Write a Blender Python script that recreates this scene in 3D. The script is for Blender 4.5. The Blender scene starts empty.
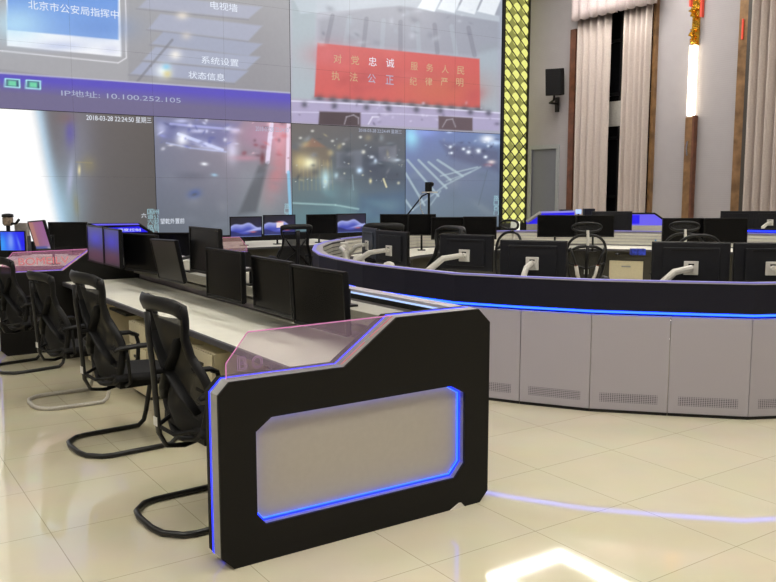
import bpy, bmesh, math, random
import numpy as np
from mathutils import Vector, Matrix
random.seed(4); rng = np.random.default_rng(5)
sc = bpy.context.scene; COL = sc.collection; PI = math.pi

# ------------------------------------------------------------------ camera model (photo measured in the 776x582 frame)
F_PX, HY, CX, CY, CAMH = 825.4, 191.5, 388., 291., 1.7
TH = math.atan((CY-HY)/F_PX)
def _ray(x, y):
    a = (x-CX)/F_PX; b = (y-CY)/F_PX
    return (a, math.cos(TH)-b*math.sin(TH), -math.sin(TH)-b*math.cos(TH))
_r = _ray(-175.3, HY); _n = math.hypot(_r[0], _r[1])
YA = (_r[0]/_n, _r[1]/_n); XA = (YA[1], -YA[0])          # world axes in (right, forward)
RIGHT = Vector((XA[0], YA[0], 0)); FWD = Vector((XA[1], YA[1], 0))
def ray(x, y):
    r = _ray(x, y); return Vector((r[0]*XA[0]+r[1]*XA[1], r[0]*YA[0]+r[1]*YA[1], r[2])), r[1]
def onX(x, y, X): r, f = ray(x, y); return r*(X/r.x)+Vector((0, 0, CAMH))
def onY(x, y, Y): r, f = ray(x, y); return r*(Y/r.y)+Vector((0, 0, CAMH))
def onZ(x, y, z): r, f = ray(x, y); return r*((z-CAMH)/r.z)+Vector((0, 0, CAMH))
def onF(x, y, F): r, f = ray(x, y); return r*(F/f)+Vector((0, 0, CAMH))
YW, XW, ZC = 16.0, 15.16, 7.0                             # video wall plane, curtain wall plane, ceiling

# ------------------------------------------------------------------ materials
def lin(c): return tuple(((v/12.92) if v <= .04045 else ((v+.055)/1.055)**2.4) for v in c)
def H(s): return tuple(int(s[i:i+2], 16)/255 for i in (0, 2, 4))
MATS = {}
def mat(name, col, rough=.5, metal=0., noise=.06, scale=30., bump=0., emit=None, strength=0., coat=0., alpha=None, spec=.5, trans=0.):
    m = bpy.data.materials.new(name); m.use_nodes = True; nt = m.node_tree; N = nt.nodes; L = nt.links
    b = N['Principled BSDF']; c = lin(H(col) if isinstance(col, str) else col)
    b.inputs['Roughness'].default_value = rough; b.inputs['Metallic'].default_value = metal
    b.inputs['Specular IOR Level'].default_value = spec
    if coat: b.inputs['Coat Weight'].default_value = coat; b.inputs['Coat Roughness'].default_value = .08
    tc = N.new('ShaderNodeTexCoord'); nz = N.new('ShaderNodeTexNoise'); nz.inputs['Scale'].default_value = scale
    nz.inputs['Detail'].default_value = 3
    L.new(tc.outputs['Object'], nz.inputs['Vector'])
    rp = N.new('ShaderNodeValToRGB'); L.new(nz.outputs['Fac'], rp.inputs['Fac'])
    rp.color_ramp.elements[0].position = .3; rp.color_ramp.elements[1].position = .7
    rp.color_ramp.elements[0].color = (*[v*(1-noise) for v in c], 1); rp.color_ramp.elements[1].color = (*[min(1, v*(1+noise)) for v in c], 1)
    L.new(rp.outputs['Color'], b.inputs['Base Color'])
    if bump:
        bp = N.new('ShaderNodeBump'); bp.inputs['Strength'].default_value = bump; bp.inputs['Distance'].default_value = .002
        L.new(nz.outputs['Fac'], bp.inputs['Height']); L.new(bp.outputs['Normal'], b.inputs['Normal'])
    if emit is not None:
        b.inputs['Emission Color'].default_value = (*emit, 1); b.inputs['Emission Strength'].default_value = strength
    if alpha is not None: b.inputs['Alpha'].default_value = alpha
    if trans: b.inputs['Transmission Weight'].default_value = trans
    MATS[name] = m; return m
def emat(name, col, s):
    return mat(name, (.02, .02, .02), .4, emit=col, strength=s)

mat('dark_laminate', '1b1a18', .6, spec=.18, noise=.1, scale=120, bump=.1)
mat('dark_blue_laminate', '1b1b27', .5, spec=.2, noise=.1, scale=120)
mat('black_plastic', '0f0f10', .4, spec=.3, noise=.1)
mat('monitor_back', '17181d', .5, spec=.3, noise=.1)
mat('monitor_back_light', '2b3340', .42, noise=.1)
mat('screen_glass', '0a0a0b', .25, noise=.0, spec=.22)
mat('silver_trim', 'a3a29f', .35, metal=.35, noise=.04)
mat('console_grey', 'aba6ae', .5, noise=.03, scale=200)
mat('inset_grey', 'c2bcb4', .45, noise=.02)
mat('vent_dark', '4a484c', .6)
mat('worktop', 'efede0', .45, noise=.03, scale=8)
mat('edge_grey', '4b4a50', .5)
mat('cabinet_cream', 'dcd2b2', .5, noise=.03)
mat('cabinet_dark', '3c3a30', .6)
mat('rail_white', 'c9c6bb', .4, metal=.1, noise=.04)
mat('arm_white', 'd0cdc6', .35, noise=.03)
mat('slat_grey', '9d9b90', .5, noise=.04)
mat('chair_black', '101011', .5, spec=.3, noise=.12, scale=60, bump=.2)
mat('chair_fabric', '17171a', .9, noise=.2, scale=300, bump=.5)
mat('sled_black', '111112', .3, noise=.1)
mat('sled_wrapped', 'b5b0a6', .5, noise=.15, scale=80, bump=.6)
mat('tag_white', 'd8d8d4', .6)
mat('chrome', 'c8c8cc', .15, metal=1.)
mat('headband_grey', '17181a', .45, spec=.35, noise=.1)
mat('copper', '7a4630', .4)
mat('wall_paint', 'a8a3a1', .75, noise=.02, scale=3)
mat('ceiling_white', 'c9c6be', .8, noise=.02, scale=3)
mat('wood', '6a4330', .45, noise=.3, scale=6)
mat('gold_wood', '8a6a48', .35, metal=.3, noise=.35, scale=5)
mat('dark_strip', '45403a', .5)
mat('door_blue', '73747f', .5, noise=.03)
mat('door_frame', '9a9c9e', .5)
mat('window_dark', '0b0b0e', .2)
mat('frame_light', 'a5a19c', .6)
mat('speaker_black', '151517', .7, spec=.2, noise=.15, scale=150)
mat('gold', 'd9a83c', .25, metal=1., noise=.2, scale=30)
mat('red_lacquer', 'c2402e', .4, emit=(.8, .08, .04), strength=.35)
mat('lattice_black', '15120a', .5)
mat('tissue_blue', '2a3db0', .5, noise=.8, scale=18)
mat('bottle_plastic', 'cfe2ea', .1, alpha=.45)
mat('bottle_label', '3f8fd0', .5)
mat('paper', 'e6e2d8', .7)
mat('tan', '8d7d6e', .6, noise=.3, scale=40)
mat('grey_cloth', '9c9692', .8)
emat('led_blue', (.008, .022, 1.), 3.2)
emat('led_ring', (.008, .05, 1.), 5.5)
emat('led_core', (.035, .16, 1.), 2.6)
emat('led_violet', (.30, .27, .85), .75)
emat('led_soft', (.45, .62, 1.), 1.2)
emat('lit_blue', (.02, .01, .95), .9)
emat('lit_violet', (.16, .13, .95), .9)
emat('lamp_warm', (1., .86, .66), 5.)
emat('ceiling_lamp', (1., .96, .89), 30.)
emat('text_white', (.85, .9, 1.), .95)
emat('text_cyan', (.45, .75, .85), .8)
emat('text_pale', (.5, .55, .72), .85)
emat('text_gold', (.75, .55, .32), .8)
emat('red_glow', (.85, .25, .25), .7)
emat('pink_edge', (.85, .25, .55), .9)
emat('engrave', (.62, .38, .55), .5)
emat('diamond', (.84, .84, .24), 1.05)
emat('olive_lit', (.30, .30, .08), .95)
emat('bright_glow', (1., 1., .8), 1.1)

def glassy(name, col, a, rough=.1, e=None, es=0.):
    m = mat(name, col, rough, noise=0., alpha=a, emit=e, strength=es); return m
glassy('acrylic_pink', 'c4aac8', .24)
glassy('acrylic_red', 'c890b0', .34, e=(.9, .3, .5), es=.06)  # faint emission stands in for the pink glare on the sheet
glassy('acrylic_clear', 'c8a2a0', .45)
# woven see-through mesh of the chair backs
m = mat('chair_mesh', '121213', .8, noise=.2, scale=400)
m.node_tree.nodes['Principled BSDF'].inputs['Alpha'].default_value = .9
m = mat('chair_mesh_open', '2a2a2b', .8, noise=.2, scale=400)
m.node_tree.nodes['Principled BSDF'].inputs['Alpha'].default_value = .55

# floor: ivory polished tiles, 0.675 m grid
def floor_mat():
    m = bpy.data.materials.new('floor_tiles'); m.use_nodes = True; nt = m.node_tree; N = nt.nodes; L = nt.links
    b = N['Principled BSDF']; tc = N.new('ShaderNodeTexCoord')
    mp = N.new('ShaderNodeMapping'); S = .6753
    mp.inputs['Location'].default_value = (-2.850/S, -2.883/S, 0); mp.inputs['Scale'].default_value = (1/S, 1/S, 1)
    L.new(tc.outputs['Object'], mp.inputs['Vector'])
    br = N.new('ShaderNodeTexBrick'); br.offset = 0.; br.squash = 1.
    br.inputs['Scale'].default_value = 1.; br.inputs['Brick Width'].default_value = 1.; br.inputs['Row Height'].default_value = 1.
    br.inputs['Mortar Size'].default_value = .0032; br.inputs['Mortar Smooth'].default_value = .1
    br.inputs['Color1'].default_value = (*lin(H('cdc5aa')), 1); br.inputs['Color2'].default_value = (*lin(H('cac2a7')), 1)
    br.inputs['Mortar'].default_value = (*lin(H('a39a82')), 1)
    L.new(mp.outputs['Vector'], br.inputs['Vector'])
    nz = N.new('ShaderNodeTexNoise'); nz.inputs['Scale'].default_value = 3; nz.inputs['Detail'].default_value = 5
    L.new(tc.outputs['Object'], nz.inputs['Vector'])
    mx = N.new('ShaderNodeMixRGB'); mx.blend_type = 'OVERLAY'; mx.inputs['Fac'].default_value = .1
    L.new(br.outputs['Color'], mx.inputs[1]); L.new(nz.outputs['Color'], mx.inputs[2])
    hs = N.new('ShaderNodeHueSaturation'); hs.inputs['Saturation'].default_value = .95
    L.new(mx.outputs[0], hs.inputs['Color']); L.new(hs.outputs[0], b.inputs['Base Color'])
    b.inputs['Roughness'].default_value = .07; b.inputs['Specular IOR Level'].default_value = .55
    mr = N.new('ShaderNodeMapRange'); mr.inputs['To Min'].default_value = .025; mr.inputs['To Max'].default_value = .06
    L.new(nz.outputs['Fac'], mr.inputs['Value']); L.new(mr.outputs[0], b.inputs['Roughness'])
    return m
MATS['floor'] = floor_mat()
# wall covering with fine horizontal ribs
def rib_mat(name, col, scale):
    m = mat(name, col, .7, noise=.02, scale=4); nt = m.node_tree; N = nt.nodes; L = nt.links; b = N['Principled BSDF']
    tc = N.new('ShaderNodeTexCoord'); wv = N.new('ShaderNodeTexWave'); wv.bands_direction = 'Z'; wv.inputs['Scale'].default_value = scale
    wv.inputs['Distortion'].default_value = .4
    L.new(tc.outputs['Object'], wv.inputs['Vector'])
    bp = N.new('ShaderNodeBump'); bp.inputs['Strength'].default_value = .14; bp.inputs['Distance'].default_value = .01
    L.new(wv.outputs['Fac'], bp.inputs['Height']); L.new(bp.outputs['Normal'], b.inputs['Normal'])
rib_mat('wall_ribbed', 'a19c9f', 7.5)
# curtain cloth with vertical fibre
m = mat('curtain_cloth', 'b8aca6', .85, noise=.07, scale=40, bump=.3)
mat('curtain_cloth_pink', 'b0a3a3', .85, noise=.07, scale=40, bump=.3)
# dotted vent of the console doors
def vent_mat():
    m = mat('vent_perforated', '8c888b', .5, noise=.0); nt = m.node_tree; N = nt.nodes; L = nt.links; b = N['Principled BSDF']
    tc = N.new('ShaderNodeTexCoord'); vo = N.new('ShaderNodeTexVoronoi'); vo.inputs['Scale'].default_value = 85; vo.inputs['Randomness'].default_value = 0.
    L.new(tc.outputs['Generated'], vo.inputs['Vector'])
    mp = N.new('ShaderNodeMapping'); mp.inputs['Scale'].default_value = (26/85, 0.0, 5/85)
    L.new(tc.outputs['Generated'], mp.inputs['Vector']); L.new(mp.outputs[0], vo.inputs['Vector'])
    rp = N.new('ShaderNodeValToRGB'); rp.color_ramp.elements[0].position = .30; rp.color_ramp.elements[1].position = .36
    rp.color_ramp.elements[0].color = (*lin(H('55525a')), 1); rp.color_ramp.elements[1].color = (*lin(H('a6a1a9')), 1)
    L.new(vo.outputs['Distance'], rp.inputs['Fac']); L.new(rp.outputs['Color'], b.inputs['Base Color'])
vent_mat()
# emissive picture material fed by the screen image stored on the mesh
def screen_mat(name, strength):
    m = bpy.data.materials.new(name); m.use_nodes = True; nt = m.node_tree; N = nt.nodes; L = nt.links; b = N['Principled BSDF']
    at = N.new('ShaderNodeVertexColor'); at.layer_name = 'picture'
    b.inputs['Base Color'].default_value = (.03, .03, .032, 1); b.inputs['Roughness'].default_value = .35
    tc = N.new('ShaderNodeTexCoord'); nz = N.new('ShaderNodeTexNoise'); nz.inputs['Scale'].default_value = 14
    L.new(tc.outputs['Object'], nz.inputs['Vector'])
    mr = N.new('ShaderNodeMapRange'); mr.inputs['To Min'].default_value = .96; mr.inputs['To Max'].default_value = 1.04
    L.new(nz.outputs['Fac'], mr.inputs['Value'])
    mx = N.new('ShaderNodeVectorMath'); mx.operation = 'SCALE'
    L.new(at.outputs['Color'], mx.inputs[0]); L.new(mr.outputs[0], mx.inputs['Scale'])
    L.new(mx.outputs[0], b.inputs['Emission Color']); b.inputs['Emission Strength'].default_value = strength
    MATS[name] = m
screen_mat('wall_picture', 1.03); screen_mat('monitor_picture', 1.)

# ------------------------------------------------------------------ mesh helpers
class MB:
    def __init__(s): s.bm = bmesh.new(); s.M = Matrix.Identity(4)
    def at(s, M): s.M = M; return s
    def _v(s, p): return s.bm.verts.new(s.M @ Vector(p))
    def box(s, x0, x1, y0, y1, z0, z1):
        v = [s._v((x, y, z)) for z in (z0, z1) for y in (y0, y1) for x in (x0, x1)]
        for f in ((0, 2, 3, 1), (4, 5, 7, 6), (0, 1, 5, 4), (2, 6, 7, 3), (0, 4, 6, 2), (1, 3, 7, 5)): s.bm.faces.new([v[i] for i in f])
        return s
    def prism(s, pts, d0, d1, ax='y', inner=None):
        """polygon in the plane across ax, extruded d0..d1; inner = hole outline"""
        def P(p, d): return {'y': (p[0], d, p[1]), 'z': (p[0], p[1], d), 'x': (d, p[0], p[1])}[ax]
        rings = []
        for loop in ([pts] + ([inner] if inner else [])):
            a = [s._v(P(p, d0)) for p in loop]; b = [s._v(P(p, d1)) for p in loop]; n = len(loop)
            for i in range(n): s.bm.faces.new((a[i], a[(i+1) % n], b[(i+1) % n], b[i]))
            rings.append((a, b))
        for k in (0, 1):
            if inner:
                es = []
                for r in rings:
                    vs = r[k]
                    for i in range(len(vs)):
                        es.append(s.bm.edges.get((vs[i], vs[(i+1) % len(vs)])))
                bmesh.ops.triangle_fill(s.bm, use_beauty=True, edges=es)
            else: s.bm.faces.new(rings[0][k])
        return s
    def tube(s, path, r, n=10, closed=False, sx=1., cap=True, flat=None):
        """round tube through points; r may be a list; flat=(a,b) gives an elliptical section"""
        P = [Vector(p) for p in path]; k = len(P); rr = r if isinstance(r, (list, tuple)) else [r]*k
        rings = []; up = Vector((0, 0, 1)); prev = None
        for i in range(k):
            if closed: t = (P[(i+1) % k]-P[i-1])
            else: t = P[min(i+1, k-1)]-P[max(i-1, 0)]
            t.normalize()
            if prev is None:
                a = t.cross(up)
                if a.length < .1: a = t.cross(Vector((0, 1, 0)))
            else: a = prev-t*prev.dot(t)
            a.normalize(); prev = a; b = t.cross(a)
            fa, fb = flat if flat else (1, 1)
            rings.append([s._v(P[i]+a*math.cos(2*PI*j/n)*rr[i]*fa+b*math.sin(2*PI*j/n)*rr[i]*fb) for j in range(n)])
        for i in range(k if closed else k-1):
            A = rings[i]; B = rings[(i+1) % k]
            for j in range(n): s.bm.faces.new((A[j], A[(j+1) % n], B[(j+1) % n], B[j]))
        if not closed and cap:
            s.bm.faces.new(rings[0][::-1]); s.bm.faces.new(rings[-1])
        return s
    def lathe(s, prof, n=20):
        rings = [[s._v((r*math.cos(2*PI*j/n), r*math.sin(2*PI*j/n), z)) for j in range(n)] for r, z in prof]
        for i in range(len(rings)-1):
            for j in range(n): s.bm.faces.new((rings[i][j], rings[i][(j+1) % n], rings[i+1][(j+1) % n], rings[i+1][j]))
        s.bm.faces.new(rings[0][::-1]); s.bm.faces.new(rings[-1]); return s
    def grid(s, fn, nu, nv):
        g = [[s._v(fn(i/nu, j/nv)) for i in range(nu+1)] for j in range(nv+1)]
        for j in range(nv):
            for i in range(nu): s.bm.faces.new((g[j][i], g[j][i+1], g[j+1][i+1], g[j+1][i]))
        return s
    def build(s, name, mt, parent=None, bevel=0., smooth=False, solid=0., kind=None):
        bmesh.ops.recalc_face_normals(s.bm, faces=s.bm.faces)
        me = bpy.data.meshes.new(name); s.bm.to_mesh(me); s.bm.free()
        me.materials.append(MATS[mt]); o = bpy.data.objects.new(name, me); COL.objects.link(o)
        if smooth:
            for p in me.polygons: p.use_smooth = True
        if solid:
            md = o.modifiers.new('s', 'SOLIDIFY'); md.thickness = solid; md.offset = 0
        if bevel:
            md = o.modifiers.new('b', 'BEVEL'); md.width = bevel; md.segments = 2; md.limit_method = 'ANGLE'; md.angle_limit = .7
        if parent: o.parent = parent
        if kind: o['kind'] = kind
        return o
def tag(o, label, cat, group=None):
    o['label'] = label; o['category'] = cat
    if group: o['group'] = group
    return o
def thing(name, label, cat, loc=(0, 0, 0), rz=0., group=None):
    o = bpy.data.objects.new(name, None); o.empty_display_size = .1; COL.objects.link(o)
    o.location = loc; o.rotation_euler = (0, 0, rz); return tag(o, label, cat, group)
def copy_tree(o, parent=None):
    c = o.copy(); COL.objects.link(c)
    if parent: c.parent = parent
    for ch in o.children: copy_tree(ch, c)
    return c
def struct(o): o['kind'] = 'structure'; return o
def text(body, size, mt, name, parent, M, extrude=.001, outline=False, width=None):
    cu = bpy.data.curves.new(name, 'FONT'); cu.body = body; cu.size = 1.
    cu.extrude = 0.
    if outline: cu.fill_mode = 'NONE'; cu.bevel_depth = .02; cu.bevel_resolution = 0; cu.resolution_u = 4
    t = bpy.data.objects.new('tmp', cu); COL.objects.link(t); bpy.context.view_layer.update()
    me = bpy.data.meshes.new_from_object(t); bpy.data.objects.remove(t)
    xs = [v.co.x for v in me.vertices]; ys = [v.co.y for v in me.vertices]
    x0, x1, y0, y1 = min(xs), max(xs), min(ys), max(ys)
    ky = size/(y1-y0); kx = (width/(x1-x0)) if width else ky
    for v in me.vertices: v.co = M @ Vector(((v.co.x-x0)*kx, (v.co.y-y0)*ky, v.co.z*ky*.3))
    me.materials.clear(); me.materials.append(MATS[mt])
    o = bpy.data.objects.new(name, me); COL.objects.link(o)
    if parent: o.parent = parent
    return o
def offset_poly(pl, d):
    """mitred sideways offset of an open polyline (positive = left of travel)"""
    out = []; n = len(pl)
    for i in range(n):
        ns = []
        for a, b in ((i-1, i), (i, i+1)):
            if a < 0 or b >= n: continue
            t = Vector((pl[b][0]-pl[a][0], pl[b][1]-pl[a][1])).normalized(); ns.append(Vector((-t.y, t.x)))
        m = sum(ns, Vector((0, 0))).normalized(); k = 1/max(.4, m.dot(ns[0]))
        out.append((pl[i][0]+m.x*d*k, pl[i][1]+m.y*d*k))
    return out
def band(mb, pl, d0, d1, z0, z1):
    a = offset_poly(pl, d0); b = offset_poly(pl, d1)
    mb.prism(a+b[::-1], z0, z1, 'z'); return mb

# ------------------------------------------------------------------ room shell
struct(MB().box(-7, 20, -6, YW+.4, -.1, 0).build('floor', 'floor'))
struct(MB().box(-7, 20, -6, YW+.4, ZC, ZC+.1).build('ceiling', 'ceiling_white'))
struct(MB().box(-7, XW+.3, YW+.05, YW+.3, 0, ZC).build('wall_back', 'wall_paint'))
struct(MB().box(-7.2, -7, -6, YW+.3, 0, ZC).build('wall_left', 'wall_paint'))
struct(MB().box(-7, 20, -6.2, -6, 0, ZC).build('wall_front', 'wall_paint'))
# right wall with a door opening and a window opening
def yz(px, py, X=XW): p = onX(px, py, X); return p.y, p.z
dY1 = yz(532, 150)[0]; dY0 = yz(557, 148)[0]; dZ = yz(545, 149)[1]
wY1 = yz(577, 100)[0]; wY0 = yz(655, 100)[0]
mb = MB()
mb.box(XW, XW+.3, dY1, YW+.3, 0, ZC); mb.box(XW, XW+.3, dY0, dY1, dZ, ZC)
mb.box(XW, XW+.3, wY1-.1, dY0, 0, ZC); mb.box(XW, XW+.3, wY0+.1, wY1-.1, 0, .4); mb.box(XW, XW+.3, wY0+.1, wY1-.1, 6.2, ZC)
mb.box(XW, XW+.3, -6, wY0+.1, 0, ZC)
struct(mb.build('wall_right', 'wall_ribbed'))
d = struct(MB().box(XW+.02, XW+.07, dY0, dY1, 0, dZ).build('door_1', 'door_blue'))
mb = MB(); mb.box(XW-.03, XW+.1, dY0-.1, dY0, 0, dZ+.1); mb.box(XW-.03, XW+.1, dY1, dY1+.08, 0, dZ+.1); mb.box(XW-.03, XW+.1, dY0, dY1, dZ, dZ+.1)
mb.build('door_frame', 'door_frame', d)
MB().at(Matrix.Translation((XW+.06, dY0+.09, 1.05))).tube([(.04, 0, 0), (-.03, 0, 0), (-.03, .12, 0)], .012).build('door_handle', 'chrome', d)
w = struct(MB().box(XW+.18, XW+.22, wY0+.1, wY1-.1, .4, 6.2).build('window_1', 'window_dark'))
mb = MB()
ym = (yz(617, 100)[0])
for zz in (.42, 1.55, 2.9, 3.9, 5.1): mb.box(XW+.1, XW+.18, wY0+.1, wY1-.1, zz, zz+.07)
mb.box(XW+.1, XW+.18, ym-.04, ym+.04, .4, 6.2)
mb.build('window_frame', 'black_plastic', w)
z0 = yz(612, 126)[1]; z1 = yz(612, 101)[1]
MB().box(XW+.09, XW+.12, ym-.55, ym+.55, z0, z1).build('window_panel', 'frame_light', w)

# wood trims on the curtain wall
def trim(n, px, wid, mt, depth=.12, z1=ZC):
    y = yz(px, 110)[0]
    return struct(MB().box(XW-depth, XW, y-wid/2, y+wid/2, 0, z1).build('trim_%d' % n, mt))
trim(1, 574, .17, 'wood', .10, yz(575, 30)[1])
trim(2, 654.5, .07, 'gold_wood', .1)
y743 = yz(740, 100)[0]
struct(MB().box(XW-.05, XW, yz(745.5, 100)[0], yz(737, 100)[0], 0, ZC).build('trim_3', 'gold_wood'))
struct(MB().box(XW-.06, XW, yz(751, 100)[0], yz(745.5, 100)[0]-.005, 0, ZC).build('trim_4', 'dark_strip'))
# baseboard
struct(MB().box(XW-.02, XW, -6, wY0, 0, .12).build('baseboard_right', 'dark_strip'))

# curtains
def curtain(x_off, ya, yb, z0, z1, pleats, amp, mt, name, label, cat, parent=None, seed=0, hem=0.):
    r = random.Random(seed); ph = [r.uniform(-.6, .6) for _ in range(pleats+2)]
    n = pleats*12
    def fn(u, v):
        t = u*pleats; i = int(t); p = ph[i]*(1-(t-i))+ph[min(i+1, pleats)]*(t-i)
        x = XW-x_off-amp*(.5+.5*math.sin(2*PI*t+p))*(1+.15*p)
        return (x, ya+(yb-ya)*u+.012*math.sin(3*v+p), z0+(z1-z0)*v-(hem*math.cos(4*PI*t) if v == 0 else 0))
    o = MB().grid(fn, n, 6).build(name, mt, parent, smooth=True, solid=.012)
    return tag(o, label, cat) if not parent else o
vZ = yz(577, 24)[1]
curtain(.12, yz(582, 60)[0], yz(615.5, 60)[0], .05, vZ+.25, 5, .10, 'curtain_cloth', 'curtain', 'beige pleated curtain left of the dark window gap', 'curtain', seed=1)
curtain(.12, yz(629, 60)[0], yz(656, 60)[0], .05, vZ+.25, 5, .10, 'curtain_cloth', 'curtain', 'beige pleated curtain between the dark window gap and the gold wall lamp', 'curtain', seed=2)
curtain(.3, yz(581, 60)[0], yz(665, 60)[0], vZ-.02, ZC-.02, 9, .12, 'curtain_cloth_pink', 'curtain_valance', 'pinkish gathered valance across the top of the left curtain pair', 'valance', seed=3, hem=.012)
curtain(.14, yz(757, 60)[0], yz(845, 60)[0], .05, ZC-.05, 9, .16, 'curtain_cloth', 'curtain', 'beige curtain at the right edge beside the brown wooden pilaster', 'curtain', seed=4)

# ornamental lamp pilaster
cy = yz(694.5, 80)[0]; t = thing('wall_lamp', 'tall narrow gold wall lamp with a glowing white tube on the ribbed wall', 'wall lamp', (XW, cy, 0))
zt, zb = yz(694, 46)[1], yz(694, 116)[1]
MB().box(-.09, 0, -.12, .12, .9, zb-.02).build('lower_panel', 'gold_wood', t, bevel=.01)
MB().box(-.14, -.02, -.135, -.09, .9, zb).build('side_rail', 'wood', t)
MB().box(-.13, -.02, -.075, .075, zb, zt).build('light_tube', 'lamp_warm', t, bevel=.02)
mb = MB()
for i in range(18):
    z = zt+.06+i*.13
    mb.at(Matrix.Translation((-.09, .05*math.sin(i*1.7), z)) @ Matrix.Rotation(.8*math.sin(i*2.1), 4, 'X')).tube([(0, -.07, -.05), (-.03, -.03, .02), (-.03, .03, .0), (0, .07, .06)], [.02, .035, .035, .02], 8)
mb.at(Matrix.Identity(4)).box(-.05, 0, -.08, .08, zt, ZC-.05)
mb.build('gold_ornament', 'gold', t, smooth=False)
mb = MB(); mb.box(-.08, 0, -.155, -.115, zt+.55, ZC-.1); mb.box(-.08, 0, .115, .155, zt+.8, ZC-.1); mb.build('red_strip', 'red_lacquer', t)
mb = MB(); mb.tube([(-.1, .03, 2.45), (-.11, .045, 2.6), (-.1, .03, 2.75)], .018); mb.build('crystal_drop', 'chrome', t)
pz = yz(742, 30)[1]
tag(MB().box(XW-.08, XW-.051, yz(741, 100)[0]-.02, yz(741, 100)[0]+.02, pz-.2, pz+.2).build('wall_light', 'red_lacquer', bevel=.01), 'small red light strip high on the brown wooden pilaster', 'light')

# wall speaker
p = onX(555, 82, XW-.4)
t = thing('wall_speaker', 'dark box loudspeaker on a bracket high on the grey wall', 'speaker', (XW, p.y, p.z)); t.scale = (1.12,)*3
M = Matrix.Translation((-.36, 0, 0)) @ Matrix.Rotation(math.radians(32), 4, 'Z') @ Matrix.Rotation(math.radians(-8), 4, 'Y')
MB().at(M).box(-.17, .17, -.17, .17, -.28, .28).build('cabinet', 'speaker_black', t, bevel=.015)
MB().at(M).box(-.185, -.17, -.155, .155, -.26, .26).build('grille', 'speaker_black', t, bevel=.004)
mb = MB(); mb.box(-.04, 0, .20, .30, -.60, -.28); mb.tube([(-.02, .25, -.42), (-.3, .2, -.42), (-.36, .02, -.38), (-.36, 0, -.2)], .025); mb.build('bracket', 'black_plastic', t)

# ------------------------------------------------------------------ ceiling lights (some mirrored in the floor, others added unseen for general light)
def ring_lamp(x, y, s, lab):
    t = thing('ceiling_light', lab, 'ceiling light', (x, y, ZC))
    a = s/2; b = a*.72
    MB().prism([(-a, -a), (a, -a), (a, a), (-a, a)], -.05, -.03, 'z', inner=[(-b, -b), (b, -b), (b, b), (-b, b)]).build('diffuser', 'ceiling_lamp', t)
    MB().prism([(-a-.05, -a-.05), (a+.05, -a-.05), (a+.05, a+.05), (-a-.05, a+.05)], -.03, 0, 'z').build('frame', 'ceiling_white', t)
ring_lamp(13.0, 12.3, 2.4, 'large square ring ceiling light mirrored in the floor near the bottom right')
def bar_lamp(x, y, lx, ly, lab, grp='ceiling light panels added out of view for general light'):
    t = thing('ceiling_light', lab, 'ceiling light', (x, y, ZC), group=grp)
    MB().box(-lx/2, lx/2, -ly/2, ly/2, -.045, -.03).build('diffuser', 'ceiling_lamp', t)
    MB().box(-lx/2-.04, lx/2+.04, -ly/2-.04, ly/2+.04, -.03, 0).build('frame', 'ceiling_white', t)
LAB = 'long white ceiling light panel added for general light, outside the picture'
for (x, y) in ((-3, -1), (1, -1), (5, -1), (9, 0), (-4, 3), (-.5, 3.), (3, 3), (7, 2.5), (11, 3), (-4, 7), (2.6, 6.4), (8.5, 6.), (12.5, 6.5)):  # added fill panels, placed where the floor does not mirror them
    bar_lamp(x, y, .5, 2.0, LAB)
bar_lamp(-1.2, 14.2, .6, 1.2, 'short ceiling light near the video wall mirrored at the left edge of the floor', None)
bar_lamp(9.5, 11.2, .5, 1.6, 'unseen ceiling light added over the far side of the ring of desks', None)

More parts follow.
